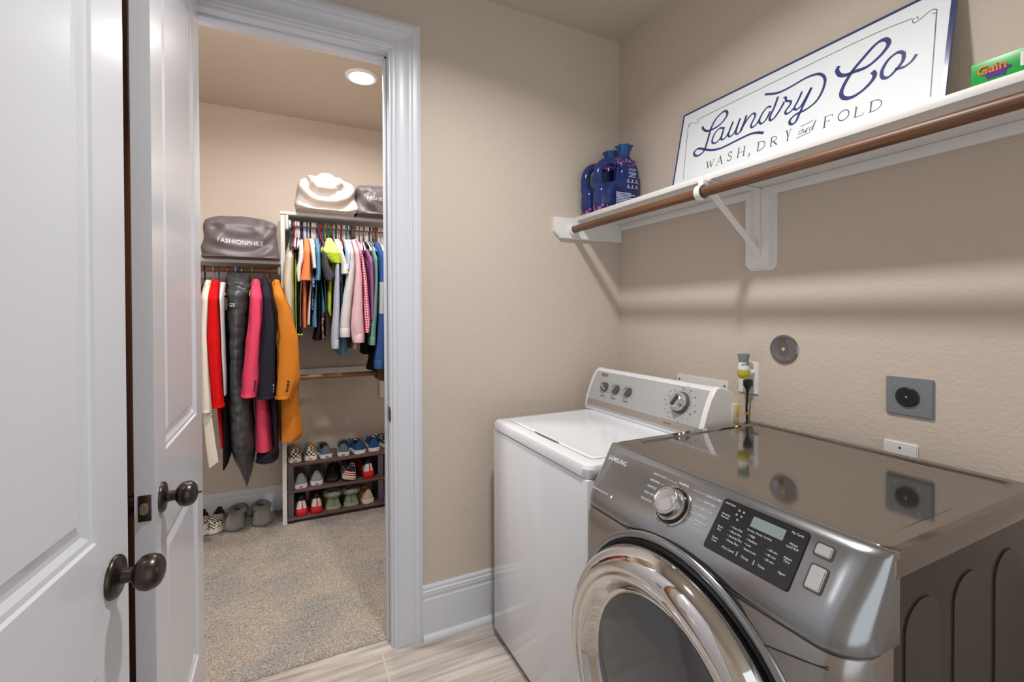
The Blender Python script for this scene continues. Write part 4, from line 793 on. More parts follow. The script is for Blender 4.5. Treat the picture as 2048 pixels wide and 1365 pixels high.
bm = nb(); prism(bm, [(-.9615+.0042*math.cos(2*math.pi*i/16), -.128+.0042*math.sin(2*math.pi*i/16)) for i in range(16)], MC, .0002, .0010); obj('icon', bm, CTXT, dryer)
# ------------------------------------------------------------------ closet shelves and rods
YF = 3.30
def closet_shelf(label, x0, x1, z):
    t = thing('closet_shelf', label, 'shelf', ((x0+x1)/2, 3.45, z-.1))
    bm = nb(); box(bm, x0, x1, YF, CB-.001, z-.019, z, .0015); obj('shelf_board', bm, SHELFW, t)
    bm = nb(); box(bm, x0, x1, CB-.018, CB-.0005, z-.095, z-.02, .003); obj('ledger', bm, SHELFW, t)
    return t
closet_shelf('lower white closet shelf on the left carrying one grey dust bag', -.949, -.022, 1.707)
u = closet_shelf('upper white closet shelf carrying the cream bag and a grey bag', -.022, 1.149, 2.028)
bm = nb(); box(bm, .008, .026, YF+.004, CB-.02, 1.915, 2.008, .003); obj('end_cleat', bm, SHELFW, u)
t = thing('divider_panel', 'narrow white upright divider panel between the two closet sections', 'panel', (-.008, 3.45, 0))
bm = nb(); box(bm, -.020, .006, YF+.008, CB-.019, .012, 2.008, .0015); obj('panel', bm, SHELFW, t)
def rod(label, x0, x1, z, y=YF):
    t = thing('hanging_rod', label, 'rod', ((x0+x1)/2, y, z))
    bm = nb(); lathe(bm, [(.0165, x0), (.0165, x1)], frame((0, y, z), (1, 0, 0)), 24); fixn(bm); obj('dowel', bm, ROD_X, t)
    bm = nb()
    for xx, sg in ((x0, 1), (x1, -1)): lathe(bm, [(.028, -.001), (.028, .012), (.021, .015), (.0168, .015)], frame((xx, y, z), (sg, 0, 0)), 24)
    fixn(bm); obj('rod_socket', bm, SHELFW, t)
ZRL, ZRU, ZRB = 1.645, 1.950, .957
rod('wooden hanging rod under the lower left closet shelf holding the coats', -.948, -.022, ZRL, 3.32)
rod('wooden hanging rod under the upper closet shelf holding the shirts', .028, 1.148, ZRU, 3.32)
rod('empty dark wooden rod low in the closet above the shoe rack', .008, 1.148, ZRB, 3.32)
t = thing('ledger_board', 'white ledger board on the closet wall behind the empty low rod', 'board', (.5, CB, .93))
bm = nb(); box(bm, .008, 1.149, CB-.02, CB-.0005, .935, .982, .003); obj('board', bm, SHELFW, t)
bm = nb(); box(bm, .640, .742, CB-.022, CB-.0005, .735, .9345, .004); obj('support_plate', bm, SHELFW, t)
t = thing('blank_plate', 'small white plate low on the closet baseboard behind the grey slippers', 'cover plate', (-.13, CB-.02, .05))
bm = nb(); prism(bm, rrect(-.165, -.088, .006, .098, .003), frame((0, CB-.0165, 0), (0, -1, 0), (1, 0, 0)), 0, .006, .002); obj('cover_plate', bm, PLATE, t)

# ------------------------------------------------------------------ dust bags
from mathutils.bvhtree import BVHTree
def press(o, body, d, off=.0018):
    """print flat lettering on the cloth: move each point along d until it lies on the body"""
    tr = BVHTree.FromPolygons([v.co for v in body.data.vertices], [list(p.vertices) for p in body.data.polygons])
    bm = bmesh.new(); bm.from_mesh(o.data); bmesh.ops.triangulate(bm, faces=bm.faces)
    for _ in range(2): bmesh.ops.subdivide_edges(bm, edges=[e for e in bm.edges if e.calc_length() > .006], cuts=1, use_grid_fill=False); bmesh.ops.triangulate(bm, faces=bm.faces)
    for v in bm.verts:
        h = tr.ray_cast(v.co-d*.3, d)
        if h[0] is not None: v.co = h[0]-d*off
    bm.to_mesh(o.data); bm.free()

def bag(label, loc, W, D, H, m, seed, top=.62, gather=0.0, skew=0, word=None, wx=0, wz=0, size=.04, cat='bag', swg=.006):
    """soft cloth bag: square base, sagging sides, mouth drawn together on top; local space"""
    t = thing('dust_bag', label, cat, loc)
    n, rows = 120, 64; rings = []
    for j in range(rows+1):
        s = j/rows; z = H*s
        if s < .72: a = 1-(1-top)*.45*(s/.72)**2.2*1.0; b = 1-.10*s
        else:
            q = (s-.72)/.28; a = (1-(1-top)*.45)*(1-q**2.6*(1-top*.9)); b = (1-.072)*(1-q**1.8*.80)
        ring = []
        for i in range(n):
            an = 2*math.pi*i/n; c, d = math.cos(an), math.sin(an)
            f = lambda v, e: math.copysign(abs(v)**e, v)
            x = W/2*a*f(c, .42); y = D/2*b*f(d, .42)
            p = Vector((x, y, z))
            w1 = noise.noise(Vector((x*9+seed, z*7, y*5)))*.018+noise.noise(Vector((x*22, z*16+seed, y*9)))*.005
            # drape folds that run down and outwards from the drawn mouth
            ph = math.atan2(x, (H*1.04-z)+.02)
            fold = math.sin(ph*11+seed)*.013*min(1, s*1.6)*(1 if s < .97 else .4)
            sw = (abs(noise.noise(Vector((x*6+seed*2, z*6, 3))))-.25)*.060*(.3+s)*(1-abs(2*s-1)**4)
            rr_ = math.hypot(x*1.1, H*1.02-z); swag = math.sin(rr_*2*math.pi/.085+2.2*noise.noise(Vector((x*5, z*5, seed))))*swg*min(1, rr_/.06)*(1 if s > .06 else s/.06)
            k = (w1+fold*.7+sw+swag*(1 if d < 0 else .3))
            p += Vector((c*k*.5, d*k, 0))
            p.x += skew*s; p.z += gather*math.exp(-(x/(W*.16))**2)*s**6 - (x*x/(W*W))*H*.16*s**3
            if j == 0: p.z = 0
            ring.append(p)
        rings.append(ring)
    bm = nb(); loft(bm, rings); fixn(bm); body = obj('bag_body', bm, m, t, world=False, sharp=75)
    bm = nb(); zz = H+gather*.80; pts, rr = [], []; rnd = random.Random(int(seed*10))
    for i in range(23):
        q = -1+2*i/22; pts.append((skew+W*.15*q, rnd.uniform(-.006, .006), zz-.006-.014*q*q+(.004 if i % 2 else -.002))); rr.append((.0085 if i % 2 else .0060)*(1-.45*q*q))
    tube(bm, pts, rr, 12); fixn(bm); obj('gathered_mouth', bm, m, t, world=False, sharp=180)
    if word:
        w_ = text('lettering', word, size, mat('white_bag_print', rgb(236, 234, 234), .6), Matrix.Translation((wx, -D, wz)) @ Matrix.Rotation(R(90), 4, 'X') @ Matrix.Rotation(R(-2), 4, 'Z'), t, 'CENTER', 0, -.010, .93, world=False)
        press(w_, body, Vector((0, 1, 0)))
    return t
GREYBAG = mat('grey_bag_cloth', rgb(98, 90, 92), .48, bump=(220, .1, .0006)); CREAMBAG = cloth('cream_bag_cloth', rgb(206, 195, 185), .85, 300, .12)
bag('wide dark grey dust bag on the lower closet shelf with full white word', (-.232, 3.27, 1.707), .41, .27, .252, GREYBAG, 1.3, .80, .004, 0, 'FASHIONPHILE', .005, .085, .038)
bag('cream white drawstring dust bag on the upper closet shelf', (.252, 3.27, 2.028), .365, .26, .232, CREAMBAG, 4.1, .78, .028, 0, swg=.020)
bag('dark grey dust bag on the upper closet shelf cut off by the door jamb', (.615, 3.27, 2.028), .385, .26, .212, GREYBAG, 7.7, .96, 0, 0, 'FASHIONPHILE', -.012, .096, .038)

# ------------------------------------------------------------------ garments
def pat(name, kind, c1, c2, c3=None):
    t = NT(name); co = t.coord(); t.b.inputs['Roughness'].default_value = .9; t.b.inputs['Specular IOR Level'].default_value = .15
    sp = t.n('ShaderNodeSeparateXYZ'); t.l(co, sp.inputs[0]); X, Y, Z = sp.outputs
    XY = t.math('ADD', X, Y)
    def stripe(a, freq, duty): return t.math('LESS_THAN', t.math('FRACT', t.math('MULTIPLY', a, freq)), duty)
    if kind == 'gingham':
        a, b = stripe(t.math('MULTIPLY_ADD', Z, .075, X), 85, .5), stripe(Z, 62, .5); f = t.math('MULTIPLY', t.math('ADD', a, b), .5); t.col(t.mix(f, c1, c2))
    elif kind == 'stripes': t.col(t.mix(stripe(t.math('MULTIPLY_ADD', Z, -.068, X), 190, .26), c1, c2))
    elif kind == 'grid': t.col(t.mix(t.math('MAXIMUM', stripe(XY, 24, .12), stripe(Z, 24, .1)), c1, c2))
    elif kind == 'floral':
        nz = t.n('ShaderNodeTexNoise', Scale=85, Detail=1); t.l(co, nz.inputs['Vector']); t.col(t.mix(t.math('GREATER_THAN', nz.outputs['Fac'], .55), c1, c2))
    elif kind == 'lace':
        vo = t.n('ShaderNodeTexVoronoi', Scale=130); t.l(co, vo.inputs['Vector'])
        nz = t.n('ShaderNodeTexNoise', Scale=40); t.l(co, nz.inputs['Vector'])
        m_ = t.math('MULTIPLY', t.math('LESS_THAN', vo.outputs['Distance'], .3), t.math('GREATER_THAN', nz.outputs['Fac'], .45))
        t.col(t.mix(m_, t.mix(t.math('GREATER_THAN', Z, 1.745), c1, c3), c2))
        b = t.n('ShaderNodeBump', Strength=.7, Distance=.003); t.l(vo.outputs['Distance'], b.inputs['Height']); t.l(b.outputs[0], t.b.inputs['Normal'])
    elif kind == 'teal':
        nz = t.n('ShaderNodeTexNoise', Scale=60, Detail=1); t.l(co, nz.inputs['Vector'])
        fl = t.mix(t.math('GREATER_THAN', nz.outputs['Fac'], .54), c2, c3); t.col(t.mix(t.math('GREATER_THAN', Z, 1.385), fl, c1))
    elif kind == 'block':
        band = t.math('MULTIPLY', t.math('LESS_THAN', Z, 1.575), t.math('GREATER_THAN', Z, 1.372)); t.col(t.mix(band, t.mix(t.math('GREATER_THAN', Z, 1.5), c1, c3), c2))
    MATS[name] = t.m; return t.m
GM = dict(cream=cloth('cream_wool', rgb(228, 220, 204)), red=cloth('red_wool', rgb(214, 12, 14)), palegrey=cloth('pale_grey_cloth', rgb(206, 202, 206)), black=cloth('black_cloth', rgb(26, 24, 28)),
    bagblack=mat('black_nylon', rgb(66, 68, 70), .36, bump=(26, .25, .008)), rose=cloth('rose_wool', rgb(226, 72, 104)), navyblack=cloth('navy_black_wool', rgb(38, 36, 48), scale=200, strength=.6), camel=cloth('camel_wool', rgb(206, 124, 40)),
    beige=cloth('beige_cloth', rgb(208, 198, 180)), limegreen=cloth('lime_green_cloth', rgb(184, 206, 66)), white=cloth('white_cotton', rgb(232, 230, 228)), orange=cloth('orange_cotton', rgb(240, 138, 84)), ivory=cloth('ivory_cotton', rgb(232, 224, 216)),
    navyfloral=pat('navy_floral_cloth', 'floral', rgb(34, 40, 92), rgb(150, 170, 220)), denim=cloth('light_denim', rgb(92, 138, 172)), tealfloral=pat('teal_floral_cloth', 'teal', rgb(52, 118, 146), rgb(44, 46, 70), rgb(196, 140, 130)),
    charcoal=cloth('charcoal_cotton', rgb(76, 72, 78)), lace=pat('lime_lace', 'lace', rgb(178, 202, 60), rgb(126, 146, 38), rgb(226, 230, 124)), bluegrey=cloth('blue_grey_knit', rgb(184, 190, 206)), dustyblue=cloth('dusty_blue_denim', rgb(88, 132, 156)),
    paleblue=cloth('pale_blue_cotton', rgb(190, 206, 224)), stripes=pat('striped_cotton', 'stripes', rgb(228, 224, 222), rgb(112, 104, 112)), palepink=cloth('pale_pink_cotton', rgb(232, 192, 200)), gingham=pat('pink_gingham', 'gingham', rgb(244, 206, 218), rgb(204, 16, 86)),
    plum=cloth('plum_cotton', rgb(160, 98, 150)), sage=cloth('sage_knit', rgb(112, 152, 140)), redgrid=pat('red_grid_cotton', 'grid', rgb(226, 222, 222), rgb(176, 60, 60)), colorblock=pat('blue_grey_knit_blocks', 'block', rgb(52, 84, 140), rgb(176, 184, 190), rgb(48, 88, 152)), olive=cloth('olive_brown_cloth', rgb(104, 84, 58)))
DBTN = mat('dark_brown_button', rgb(48, 32, 26), .3); SBTN = mat('silver_button_metal', (.6, .6, .6, 1), .25, 1)
def interp(rows, z):
    if z >= rows[0][0]: return rows[0][1:]
    for a, b in zip(rows, rows[1:]):
        if b[0] <= z <= a[0]:
            t = (a[0]-z)/max(1e-6, a[0]-b[0]); t = t*t*(3-2*t)*.35+t*.65
            return a[1]+(b[1]-a[1])*t, a[2]+(b[2]-a[2])*t
    return rows[-1][1:]
def drape(rows, yfun, seed, amp=.12, pw=.75, n=30, dz=.014, crease=.22):
    """cloth hanging straight down: stacked closed outlines with soft vertical folds"""
    z0, z1 = rows[0][0], rows[-1][0]; k = max(6, int((z0-z1)/dz)); rings = []
    for j in range(k+1):
        z = z0+(z1-z0)*j/k; xc, hx = interp(rows, z); yc, hy = yfun(z0-z, z)
        r = []
        for i in range(n):
            a = 2*math.pi*i/n; c, s = math.cos(a), math.sin(a)
            wr = 1+amp*noise.noise(Vector((math.cos(a)*2.2+seed, math.sin(a)*2.2+seed*3, z*3.1)))+amp*.6*noise.noise(Vector((c*4+seed, s*4, z*11)))
            wr += crease*noise.noise(Vector((a*1.6+seed, seed, z*1.3)))*min(1, (z0-z)/.12)
            r.append(Vector((xc+hx*wr*math.copysign(abs(c)**pw, c), yc+hy*(1+.25*amp*noise.noise(Vector((seed, c*2, z*5))))*math.copysign(abs(s)**.9, s), z+.004*noise.noise(Vector((c*3, s*3, seed))) if 0 < j < k else z)))
        rings.append(r)
    bm = nb(); loft(bm, rings); fixn(bm); return bm
def body_y(front=3.105, back=3.50, yc=3.32):
    def f(d, z):
        q = min(1, d/.10); e = .055+q*(.145 if front < 3.15 else .1)
        y0 = max(front, yc-e); y1 = min(back, yc+e*.85); return (y0+y1)/2, (y1-y0)/2
    return f
def sleeve_y(d, z):
    q = min(1, d/.09); return 3.19-.10*q, .040+.016*q
G_GROUP = {}
for gi, g in enumerate(GARMENTS):
    rows = g['b'] or g['s']; m = GM[g['m']]; ex = g.get('extra') or {}
    ztop = rows[0][0]; t = thing(g['n'], g['l'], g['c'], (rows[0][1], 3.32, rows[-1][0]))
    fr = ex.get('y0', 3.105)
    if ex.get('diamond'):
        f = lambda d, z: (3.26, .055+min(1, d/.12)*.13 if z > .62 else .185-.10*(.62-z)/.3)
        bm = drape(g['b'], f, gi*1.7, .16, 1.15, 48, .008)
        for v in bm.verts:
            top = max(0, min(1, (v.co.z-1.47)/.05)); q = .006+.014*top
            d_ = noise.noise(Vector((v.co.x*16, v.co.y*10, v.co.z*24)))+.6*noise.noise(Vector((v.co.x*34, v.co.y*20, v.co.z*52+7)))
            v.co.y += -q*d_*1.6; v.co.x += q*.6*noise.noise(Vector((v.co.z*20, v.co.y*12, 3)))
        gb = obj('garment_bag_body', bm, m, t, sharp=80)
        press(text('lettering', 'GS', .030, mat('white_bag_print', rgb(236, 234, 234), .6), frame((-.272, 3.0, 1.424), (0, -1, 0), (1, 0, 0)), t, 'CENTER', 0, .012), gb, Vector((0, 1, 0)))
        continue
    if g['b']:
        bm = drape(g['b'], body_y(fr, ex.get('back', 3.50)), gi*1.7, .22); obj('garment_body', bm, m, t, sharp=80)
    if g['s']:
        bm = drape(g['s'], sleeve_y, gi*2.3+.5, .24); sl = obj('sleeve', bm, m, t, sharp=80)
        z, xc, hx = g['s'][-1]; y, hy = sleeve_y(1, 0)
        if g['c'] in ('coat', 'sweater', 'cardigan') or 'cuff' in g['l']:
            hgt = .05 if g['c'] != 'coat' else .012
            bm = nb(); loft(bm, [[Vector((xc+(hx*k)*math.cos(2*math.pi*i/24), y+hy*k*math.sin(2*math.pi*i/24), zz)) for i in range(24)] for zz, k in ((z-.002, .95), (z-.001, 1.04), (z+hgt, 1.07), (z+hgt+.004, 1.0))]); fixn(bm); obj('cuff', bm, m, sl, sharp=60)
        if 'buttons' in ex:
            kind, pts = ex['buttons']
            for bx, bz in pts:
                cx, h = interp(g['s'], bz); c = max(-.92, min(.92, (bx-cx)/h)); yy = y-hy*math.sqrt(1-c*c)-.001
                bm = nb(); lathe(bm, [(.0068, -.004), (.0068, .002), (.005, .0038), (.0005, .0032)], frame((bx, yy, bz), (c*.5, -1, 0)), 14); fixn(bm)
                bo = obj('cuff_button', bm, DBTN if kind == 'dark' else SBTN, sl); bo['label'] = 'dark cuff button' if kind == 'dark' else 'silver cuff button'
    if ex.get('collar'):
        z, xc, hx = rows[0]; bm = nb()
        loft(bm, [[Vector((xc+hx*k*math.cos(2*math.pi*i/24), 3.20+d+.075*k*math.sin(2*math.pi*i/24), z+dz_)) for i in range(24)] for k, dz_, d in ((.8, -.055, -.02), (1.12, -.058, -.02), (1.10, -.02, -.008), (1.0, .008, .01), (.8, .014, .02), (.55, .006, .02))]); fixn(bm); obj('collar', bm, m, t, sharp=80)
    if 'belt' in ex:
        bm = drape(ex['belt'], lambda d, z: (3.075, .006), 9.1, .02, .5, 16); b_ = obj('belt', bm, m, t, sharp=60)
        bm = nb(); x0 = ex['belt'][0][1]; lathe(bm, [(.006, 0), (.006, .004), (.001, .005)], frame((x0+.02, 3.068, ex['belt'][0][0]-.004), (0, -1, 0)), 14); fixn(bm); obj('buckle_stud', bm, SBTN, b_)
    if 'hem' in ex:
        z, xc, hx = rows[-1]; bm = nb(); box(bm, xc-hx, xc+hx, fr+.02, fr+.30, z-.012, z-.001, .003); obj('hem', bm, GM[ex['hem']], t)['label'] = 'lime green hem'

# ------------------------------------------------------------------ hangers: one built per rod, then copied
HC = dict(black=rgb(30, 30, 32), pink=rgb(236, 150, 170), palepink=rgb(240, 206, 210), blue=rgb(30, 110, 190), lime=rgb(150, 200, 30), hotpink=rgb(226, 30, 92), white=rgb(234, 234, 234), green=rgb(38, 70, 66), navy=rgb(44, 48, 92),
          purple=rgb(110, 84, 120), turquoise=rgb(30, 160, 190), red=rgb(200, 30, 44), grey=rgb(120, 124, 126))
def hmat(c):
    if c == 'copper': return mat('copper_wire', rgb(200, 130, 96), .25, 1)
    if c == 'silver': return mat('silver_wire', (.7, .7, .7, 1), .25, 1)
    return mat(c+'_hanger_plastic', HC[c], .3)
def hanger_mesh(r):
    bm = nb(); p = []
    for a in range(205, -45, -16): p.append((0, .0205*math.cos(R(a)), .0205*math.sin(R(a))))
    p += [(0, .016, -.026), (0, .004, -.042), (0, 0, -.058), (0, 0, -.085)]
    tube(bm, spline(p, 2), r, 8); fixn(bm); hook = bm
    bm = nb(); q = [(0, -.178, -.158), (0, -.165, -.144), (0, -.10, -.112), (0, -.03, -.086), (0, 0, -.080), (0, .03, -.086), (0, .10, -.112), (0, .16, -.150), (0, .165, -.160), (0, .15, -.168), (0, 0, -.170), (0, -.165, -.166), (0, -.178, -.158)]
    tube(bm, spline(q, 3), r*1.1, 8); fixn(bm); return hook, bm
def near_garment(x, rodk):
    best = None
    for g in GARMENTS:
        if g['rod'] != rodk: continue
        x0 = (g['b'] or g['s'])[0][1]
        if best is None or abs(x0-x) < best[0]: best = (abs(x0-x), g)
    return best[1]
SHORT = {}
def short(g):
    l = g['l']
    for cut in (' with ', ' beside ', ' squeezed ', ' nearest ', ' at the ', ' between ', ' behind ', ' hanging ', ' near ', ' above ', ' on the ', ' under ', ' right of ', ' below ', ' left of ', ' peeping ', ' low '):
        if cut in l: l = l.split(cut)[0]
    return l
NAMEC = dict(hotpink='hot pink', palepink='pale pink', pink='pink', copper='copper wire', silver='silver wire')
counts = {}
for rodk, zr, lst in (('L', ZRL, LOW_HANGERS), ('U', ZRU, HIGH_HANGERS)):
    h0, a0 = hanger_mesh(.0042)
    proto = {}
    for x, c in lst:
        cn = NAMEC.get(c, c); g = near_garment(x, rodk)
        lab = '%s hanger on the %s closet rod at the %s' % (cn, 'lower left' if rodk == 'L' else 'upper', short(g))
        t = thing('clothes_hanger', lab, 'hanger', (x, 3.32, zr-.002), (0, 0, R(random.Random(int(x*1e4)).uniform(-5, 5))), ('hangers on the lower left rod' if rodk == 'L' else 'hangers on the upper rod'))
        counts.setdefault(lab, []).append(t)
        if 'hook' not in proto:
            proto['hook'] = obj('hook', h0, hmat(c), t, world=False, sharp=80); proto['arms'] = obj('arms', a0, hmat(c), t, world=False, sharp=80)
            for k in ('hook', 'arms'): proto[k].material_slots[0].link = 'OBJECT'; proto[k].material_slots[0].material = hmat(c)
        else:
            for k in ('hook', 'arms'):
                o = proto[k].copy(); C.objects.link(o); o.parent = t
                o.material_slots[0].link = 'OBJECT'; o.material_slots[0].material = hmat(c)
# several alike above one garment: tell them apart by their order along the rod
for lab, ts in counts.items():
    if len(ts) > 1:
        ts.sort(key=lambda o: o.location.x)
        words = ['leftmost', 'second', 'third', 'fourth', 'fifth', 'sixth', 'seventh']
        for i, o in enumerate(ts): o['label'] = (('rightmost ' if i == len(ts)-1 else words[i]+' ')+lab) if len(ts) < 8 else lab
# ------------------------------------------------------------------ shoe rack
RACKM = wood('mahogany_board', rgb(86, 62, 62), rgb(116, 88, 86), 'x', .4); POSTM = mat('dark_plum_post', rgb(86, 80, 86), .45)
RY0, RY1, RX0, RX1 = 3.306, 3.575, .010, 1.12
RZ = (.049, .227, .401)
rack = thing('shoe_rack', 'three tier dark brown shoe rack standing beside the white divider', 'shoe rack', (.55, 3.44, .012))
for z in RZ:
    bm = nb(); box(bm, RX0-.002, RX1, RY0, RY1, z-.016, z, .002); obj('rack_shelf', bm, RACKM, rack)
for x in (.0115, .579, 1.08):
    for y in (RY0+.004, RY1-.040):
        for z0, z1 in ((RZ[0], RZ[1]-.0165), (RZ[1], RZ[2]-.0165)):
            bm = nb(); box(bm, x, x+.034, y, y+.034, z0+.0003, z1, .003); obj('rack_post', bm, POSTM, rack)
        bm = nb(); lathe(bm, [(.014, .012), (.018, .02), (.018, RZ[0]-.0165)], frame((x+.017, y+.017, 0), (0, 0, 1)), 20); fixn(bm); obj('rack_foot', bm, BLK, rack)

# ------------------------------------------------------------------ shoes: heel at y=0, toe towards +y
RUB = mat('white_rubber', rgb(232, 230, 228), .5); TANL = cloth('tan_lining', rgb(176, 142, 104)); DRKL = cloth('dark_lining', rgb(58, 48, 46))
SOLEL = mat('sole_stripe', rgb(40, 36, 44), .5); VRED = mat('red_heel_label', rgb(190, 36, 48), .45); VBLU = mat('blue_heel_label', rgb(70, 84, 104), .45)
def checker_mat():
    t = NT('black_white_check'); ck = t.n('ShaderNodeTexChecker', Scale=76); mp = t.n('ShaderNodeMapping'); t.l(t.coord(), mp.inputs[0]); mp.inputs['Location'].default_value = (.0013, .0021, .0017)
    t.l(mp.outputs[0], ck.inputs['Vector']); ck.inputs['Color1'].default_value = rgb(28, 26, 28); ck.inputs['Color2'].default_value = rgb(226, 216, 196); t.col(ck.outputs['Color']); t.b.inputs['Roughness'].default_value = .85; return t.m
CHK = checker_mat()
def flag_mat():
    t = NT('stars_stripes_cloth'); co = t.coord(); sp = t.n('ShaderNodeSeparateXYZ'); t.l(co, sp.inputs[0])
    st = t.math('LESS_THAN', t.math('FRACT', t.math('MULTIPLY', sp.outputs['Z'], 75)), .5); vo = t.n('ShaderNodeTexVoronoi', Scale=75); vo.inputs['Randomness'].default_value = .25; t.l(co, vo.inputs['Vector'])
    up = t.mix(t.math('LESS_THAN', vo.outputs['Distance'], .27), rgb(24, 22, 34), rgb(226, 222, 216)); lo = t.mix(st, rgb(226, 210, 200), rgb(170, 36, 40))
    t.col(t.mix(t.math('GREATER_THAN', sp.outputs['Z'], .054), lo, up)); t.b.inputs['Roughness'].default_value = .8; return t.m
FLAG = flag_mat()
OUT = [(0, 0), (-.0, .018), (.006, .029), (.02, .0345), (.05, .0350), (.09, .0345), (.13, .038), (.17, .0445), (.205, .0455), (.232, .040), (.252, .028), (.264, .013), (.267, 0)]
def outline(n=52, grow=0.0, L=1.0, Wd=1.0):
    P = spline([(w*Wd, y*L, 0) for y, w in OUT], 6); d = [0]
    for a, b in zip(P, P[1:]): d.append(d[-1]+(b-a).length)
    half = []
    for i in range(n//2+1):
        s = d[-1]*i/(n//2); k = max(j for j in range(len(d)) if d[j] <= s+1e-9); k = min(k, len(P)-2)
        t = (s-d[k])/max(1e-9, d[k+1]-d[k]); half.append(P[k].lerp(P[k+1], t))
    pts = [Vector((p.x, p.y, 0)) for p in half]+[Vector((-p.x, p.y, 0)) for p in half[-2:0:-1]]
    c = Vector((0, .13*L, 0))
    return [p+(p-c).normalized()*grow for p in pts]
def shoe_parts(t, kind, upper_m, lining_m, sole_m, label_m=None, L=.94, W=1.08, sole_h=.030, col_h=.086, yo=.128, laces=False, fur_m=None, heel_txt=True):
    n = 52; base = outline(n, 0, L, W); N = len(base)
    bm = nb(); so = 1.06
    loft(bm, [[Vector((p.x*.96, p.y*.985+.002, 0)) for p in base], [Vector((p.x*so, (p.y-.13)*1.015+.13, .004)) for p in base], [Vector((p.x*so, (p.y-.13)*1.015+.13, sole_h-.003)) for p in base], [Vector((p.x*1.02, p.y, sole_h)) for p in base], [Vector((p.x*.9, (p.y-.13)*.95+.13, sole_h)) for p in base]]); fixn(bm)
    sole = obj('sole', bm, sole_m, t, world=False, sharp=50)
    if kind in ('slip', 'lace'):
        bm = nb(); loft(bm, [[Vector((p.x*(so+.006), (p.y-.13)*1.020+.13, z)) for p in base] for z in (sole_h-.0058, sole_h-.0040)], cap0=False, cap1=False); fixn(bm); obj('sole_stripe', bm, SOLEL, sole)
    # collar opening
    cen, ry, rx = .016*L+(yo*L-.016*L)/2, (yo*L-.016*L)/2, .0265*W
    def collar(i):
        f = 2*math.pi*i/N; y = cen-ry*math.cos(f); x = rx*math.sin(f)
        s = (1-math.cos(f))/2; z = col_h*(1-.20*math.sin(math.pi*min(1, s*1.1)))+(.012 if s < .06 else 0)+(.004*s)
        return Vector((x, y, z))
    cols = [collar(i) for i in range(N)]
    K = 9; rings = []
    for k in range(K+1):
        s = k/K; ring = []
        for p, q in zip(base, cols):
            e = s**(1.75 if p.y > yo*L else 1.25); z = sole_h-.001+(q.z-sole_h+.001)*(math.sin(s*math.pi/2)**.92 if p.y > yo*L else s)
            pt = Vector((p.x*.985, p.y*.99+.0015, 0)).lerp(Vector((q.x, q.y, 0)), e); ring.append(Vector((pt.x, pt.y, z)))
        rings.append(ring)
    if kind == 'sneaker':
        groups = {}
        for k in range(K):
            for i in range(N):
                y = (base[i].y+base[(i+1) % N].y)/2; side = abs(base[i].x)
                key = 'collar' if k >= 6 else ('side_panel' if -.01 < y < .095 and side > .011 and 1 <= k else 'upper')
                groups.setdefault(key, []).append((k, i))
        left = [q for q in groups['side_panel'] if base[q[1]].x < 0]; groups['side_panel'] = [q for q in groups['side_panel'] if base[q[1]].x > 0]
        allg = list(groups.items())+[('side_panel', left)]
        MM = dict(upper=upper_m, collar=mat('black_mesh_cloth', rgb(24, 22, 24), .8), side_panel=mat('silver_white_panel', rgb(206, 206, 204), .4))
        for key, ql in allg:
            m_ = MM[key]
            bm = nb(); vd = {}
            def V(k, i):
                i %= N
                if (k, i) not in vd: vd[(k, i)] = bm.verts.new(rings[k][i])
                return vd[(k, i)]
            for k, i in ql: bm.faces.new((V(k, i), V(k, i+1), V(k+1, i+1), V(k+1, i)))
            fixn(bm); o = obj(key, bm, m_, t, world=False, sharp=70)
            if key != 'upper': o['label'] = 'black collar' if key == 'collar' else 'silver white side panel'
    else:
        bm = nb(); loft(bm, rings, cap0=False, cap1=False); fixn(bm); obj('upper', bm, upper_m, t, world=False, sharp=70)
    bm = nb(); c0 = Vector((0, cen, 0))
    loft(bm, [[Vector((q.x*k, cen+(q.y-cen)*k, (q.z if zz is None else zz)+dz_)) for q in cols] for k, zz, dz_ in ((1.05, None, -.0035), (1.06, None, .0005), (1.0, None, .0022), (.93, None, 0), (.92, None, -.018), (.90, sole_h+.006, 0))], cap0=False); fixn(bm)
    obj('lining', bm, lining_m, t, world=False, sharp=80)
    if label_m is not None:
        bm = nb(); prism(bm, rrect(-.0115, .0115, sole_h*.22, sole_h*.22+.0125, .001, 1), frame((0, -.0024, 0), (0, -1, 0), (1, 0, 0)), -.004, .0012); hl = obj('heel_label', bm, label_m, t, world=False)
        text('lettering', 'VANS', .0088, mat('white_ink', rgb(228, 228, 226), .4), frame((0, -.0034, sole_h*.22+.0062), (0, -1, 0), (1, 0, 0)), hl, 'CENTER', .0003, .01, world=False)
    if laces:
        bm = nb()
        for i in range(4):
            y = .118*L+.016*i; z = col_h-.006-.0065*i; w = .020
            tube(bm, spline([(-w, y+.006, z-.008), (-w*.4, y, z+.004), (w*.4, y+.002, z+.004), (w, y-.004, z-.008)], 4), .0028, 8)
        for sx in (-1, 1): tube(bm, spline([(0, .118, col_h), (sx*.016, .112, col_h+.012), (sx*.028, .122, col_h+.004), (sx*.016, .13, col_h-.004), (0, .12, col_h)], 4), .0024, 8)
        fixn(bm); obj('laces', bm, mat('white_lace', rgb(230, 230, 230), .8), t, world=False)
        bm = nb(); loft(bm, [[Vector((x, y, z)) for x in (-.018, -.009, .009, .018)] for y, z in ((.104, col_h+.016), (.112, col_h+.012), (.13, col_h-.006))], closed=False, cap0=False, cap1=False); bmesh.ops.solidify(bm, geom=bm.faces[:], thickness=.003); fixn(bm); obj('tongue', bm, mat('white_lace', rgb(230, 230, 230), .8), t, world=False)
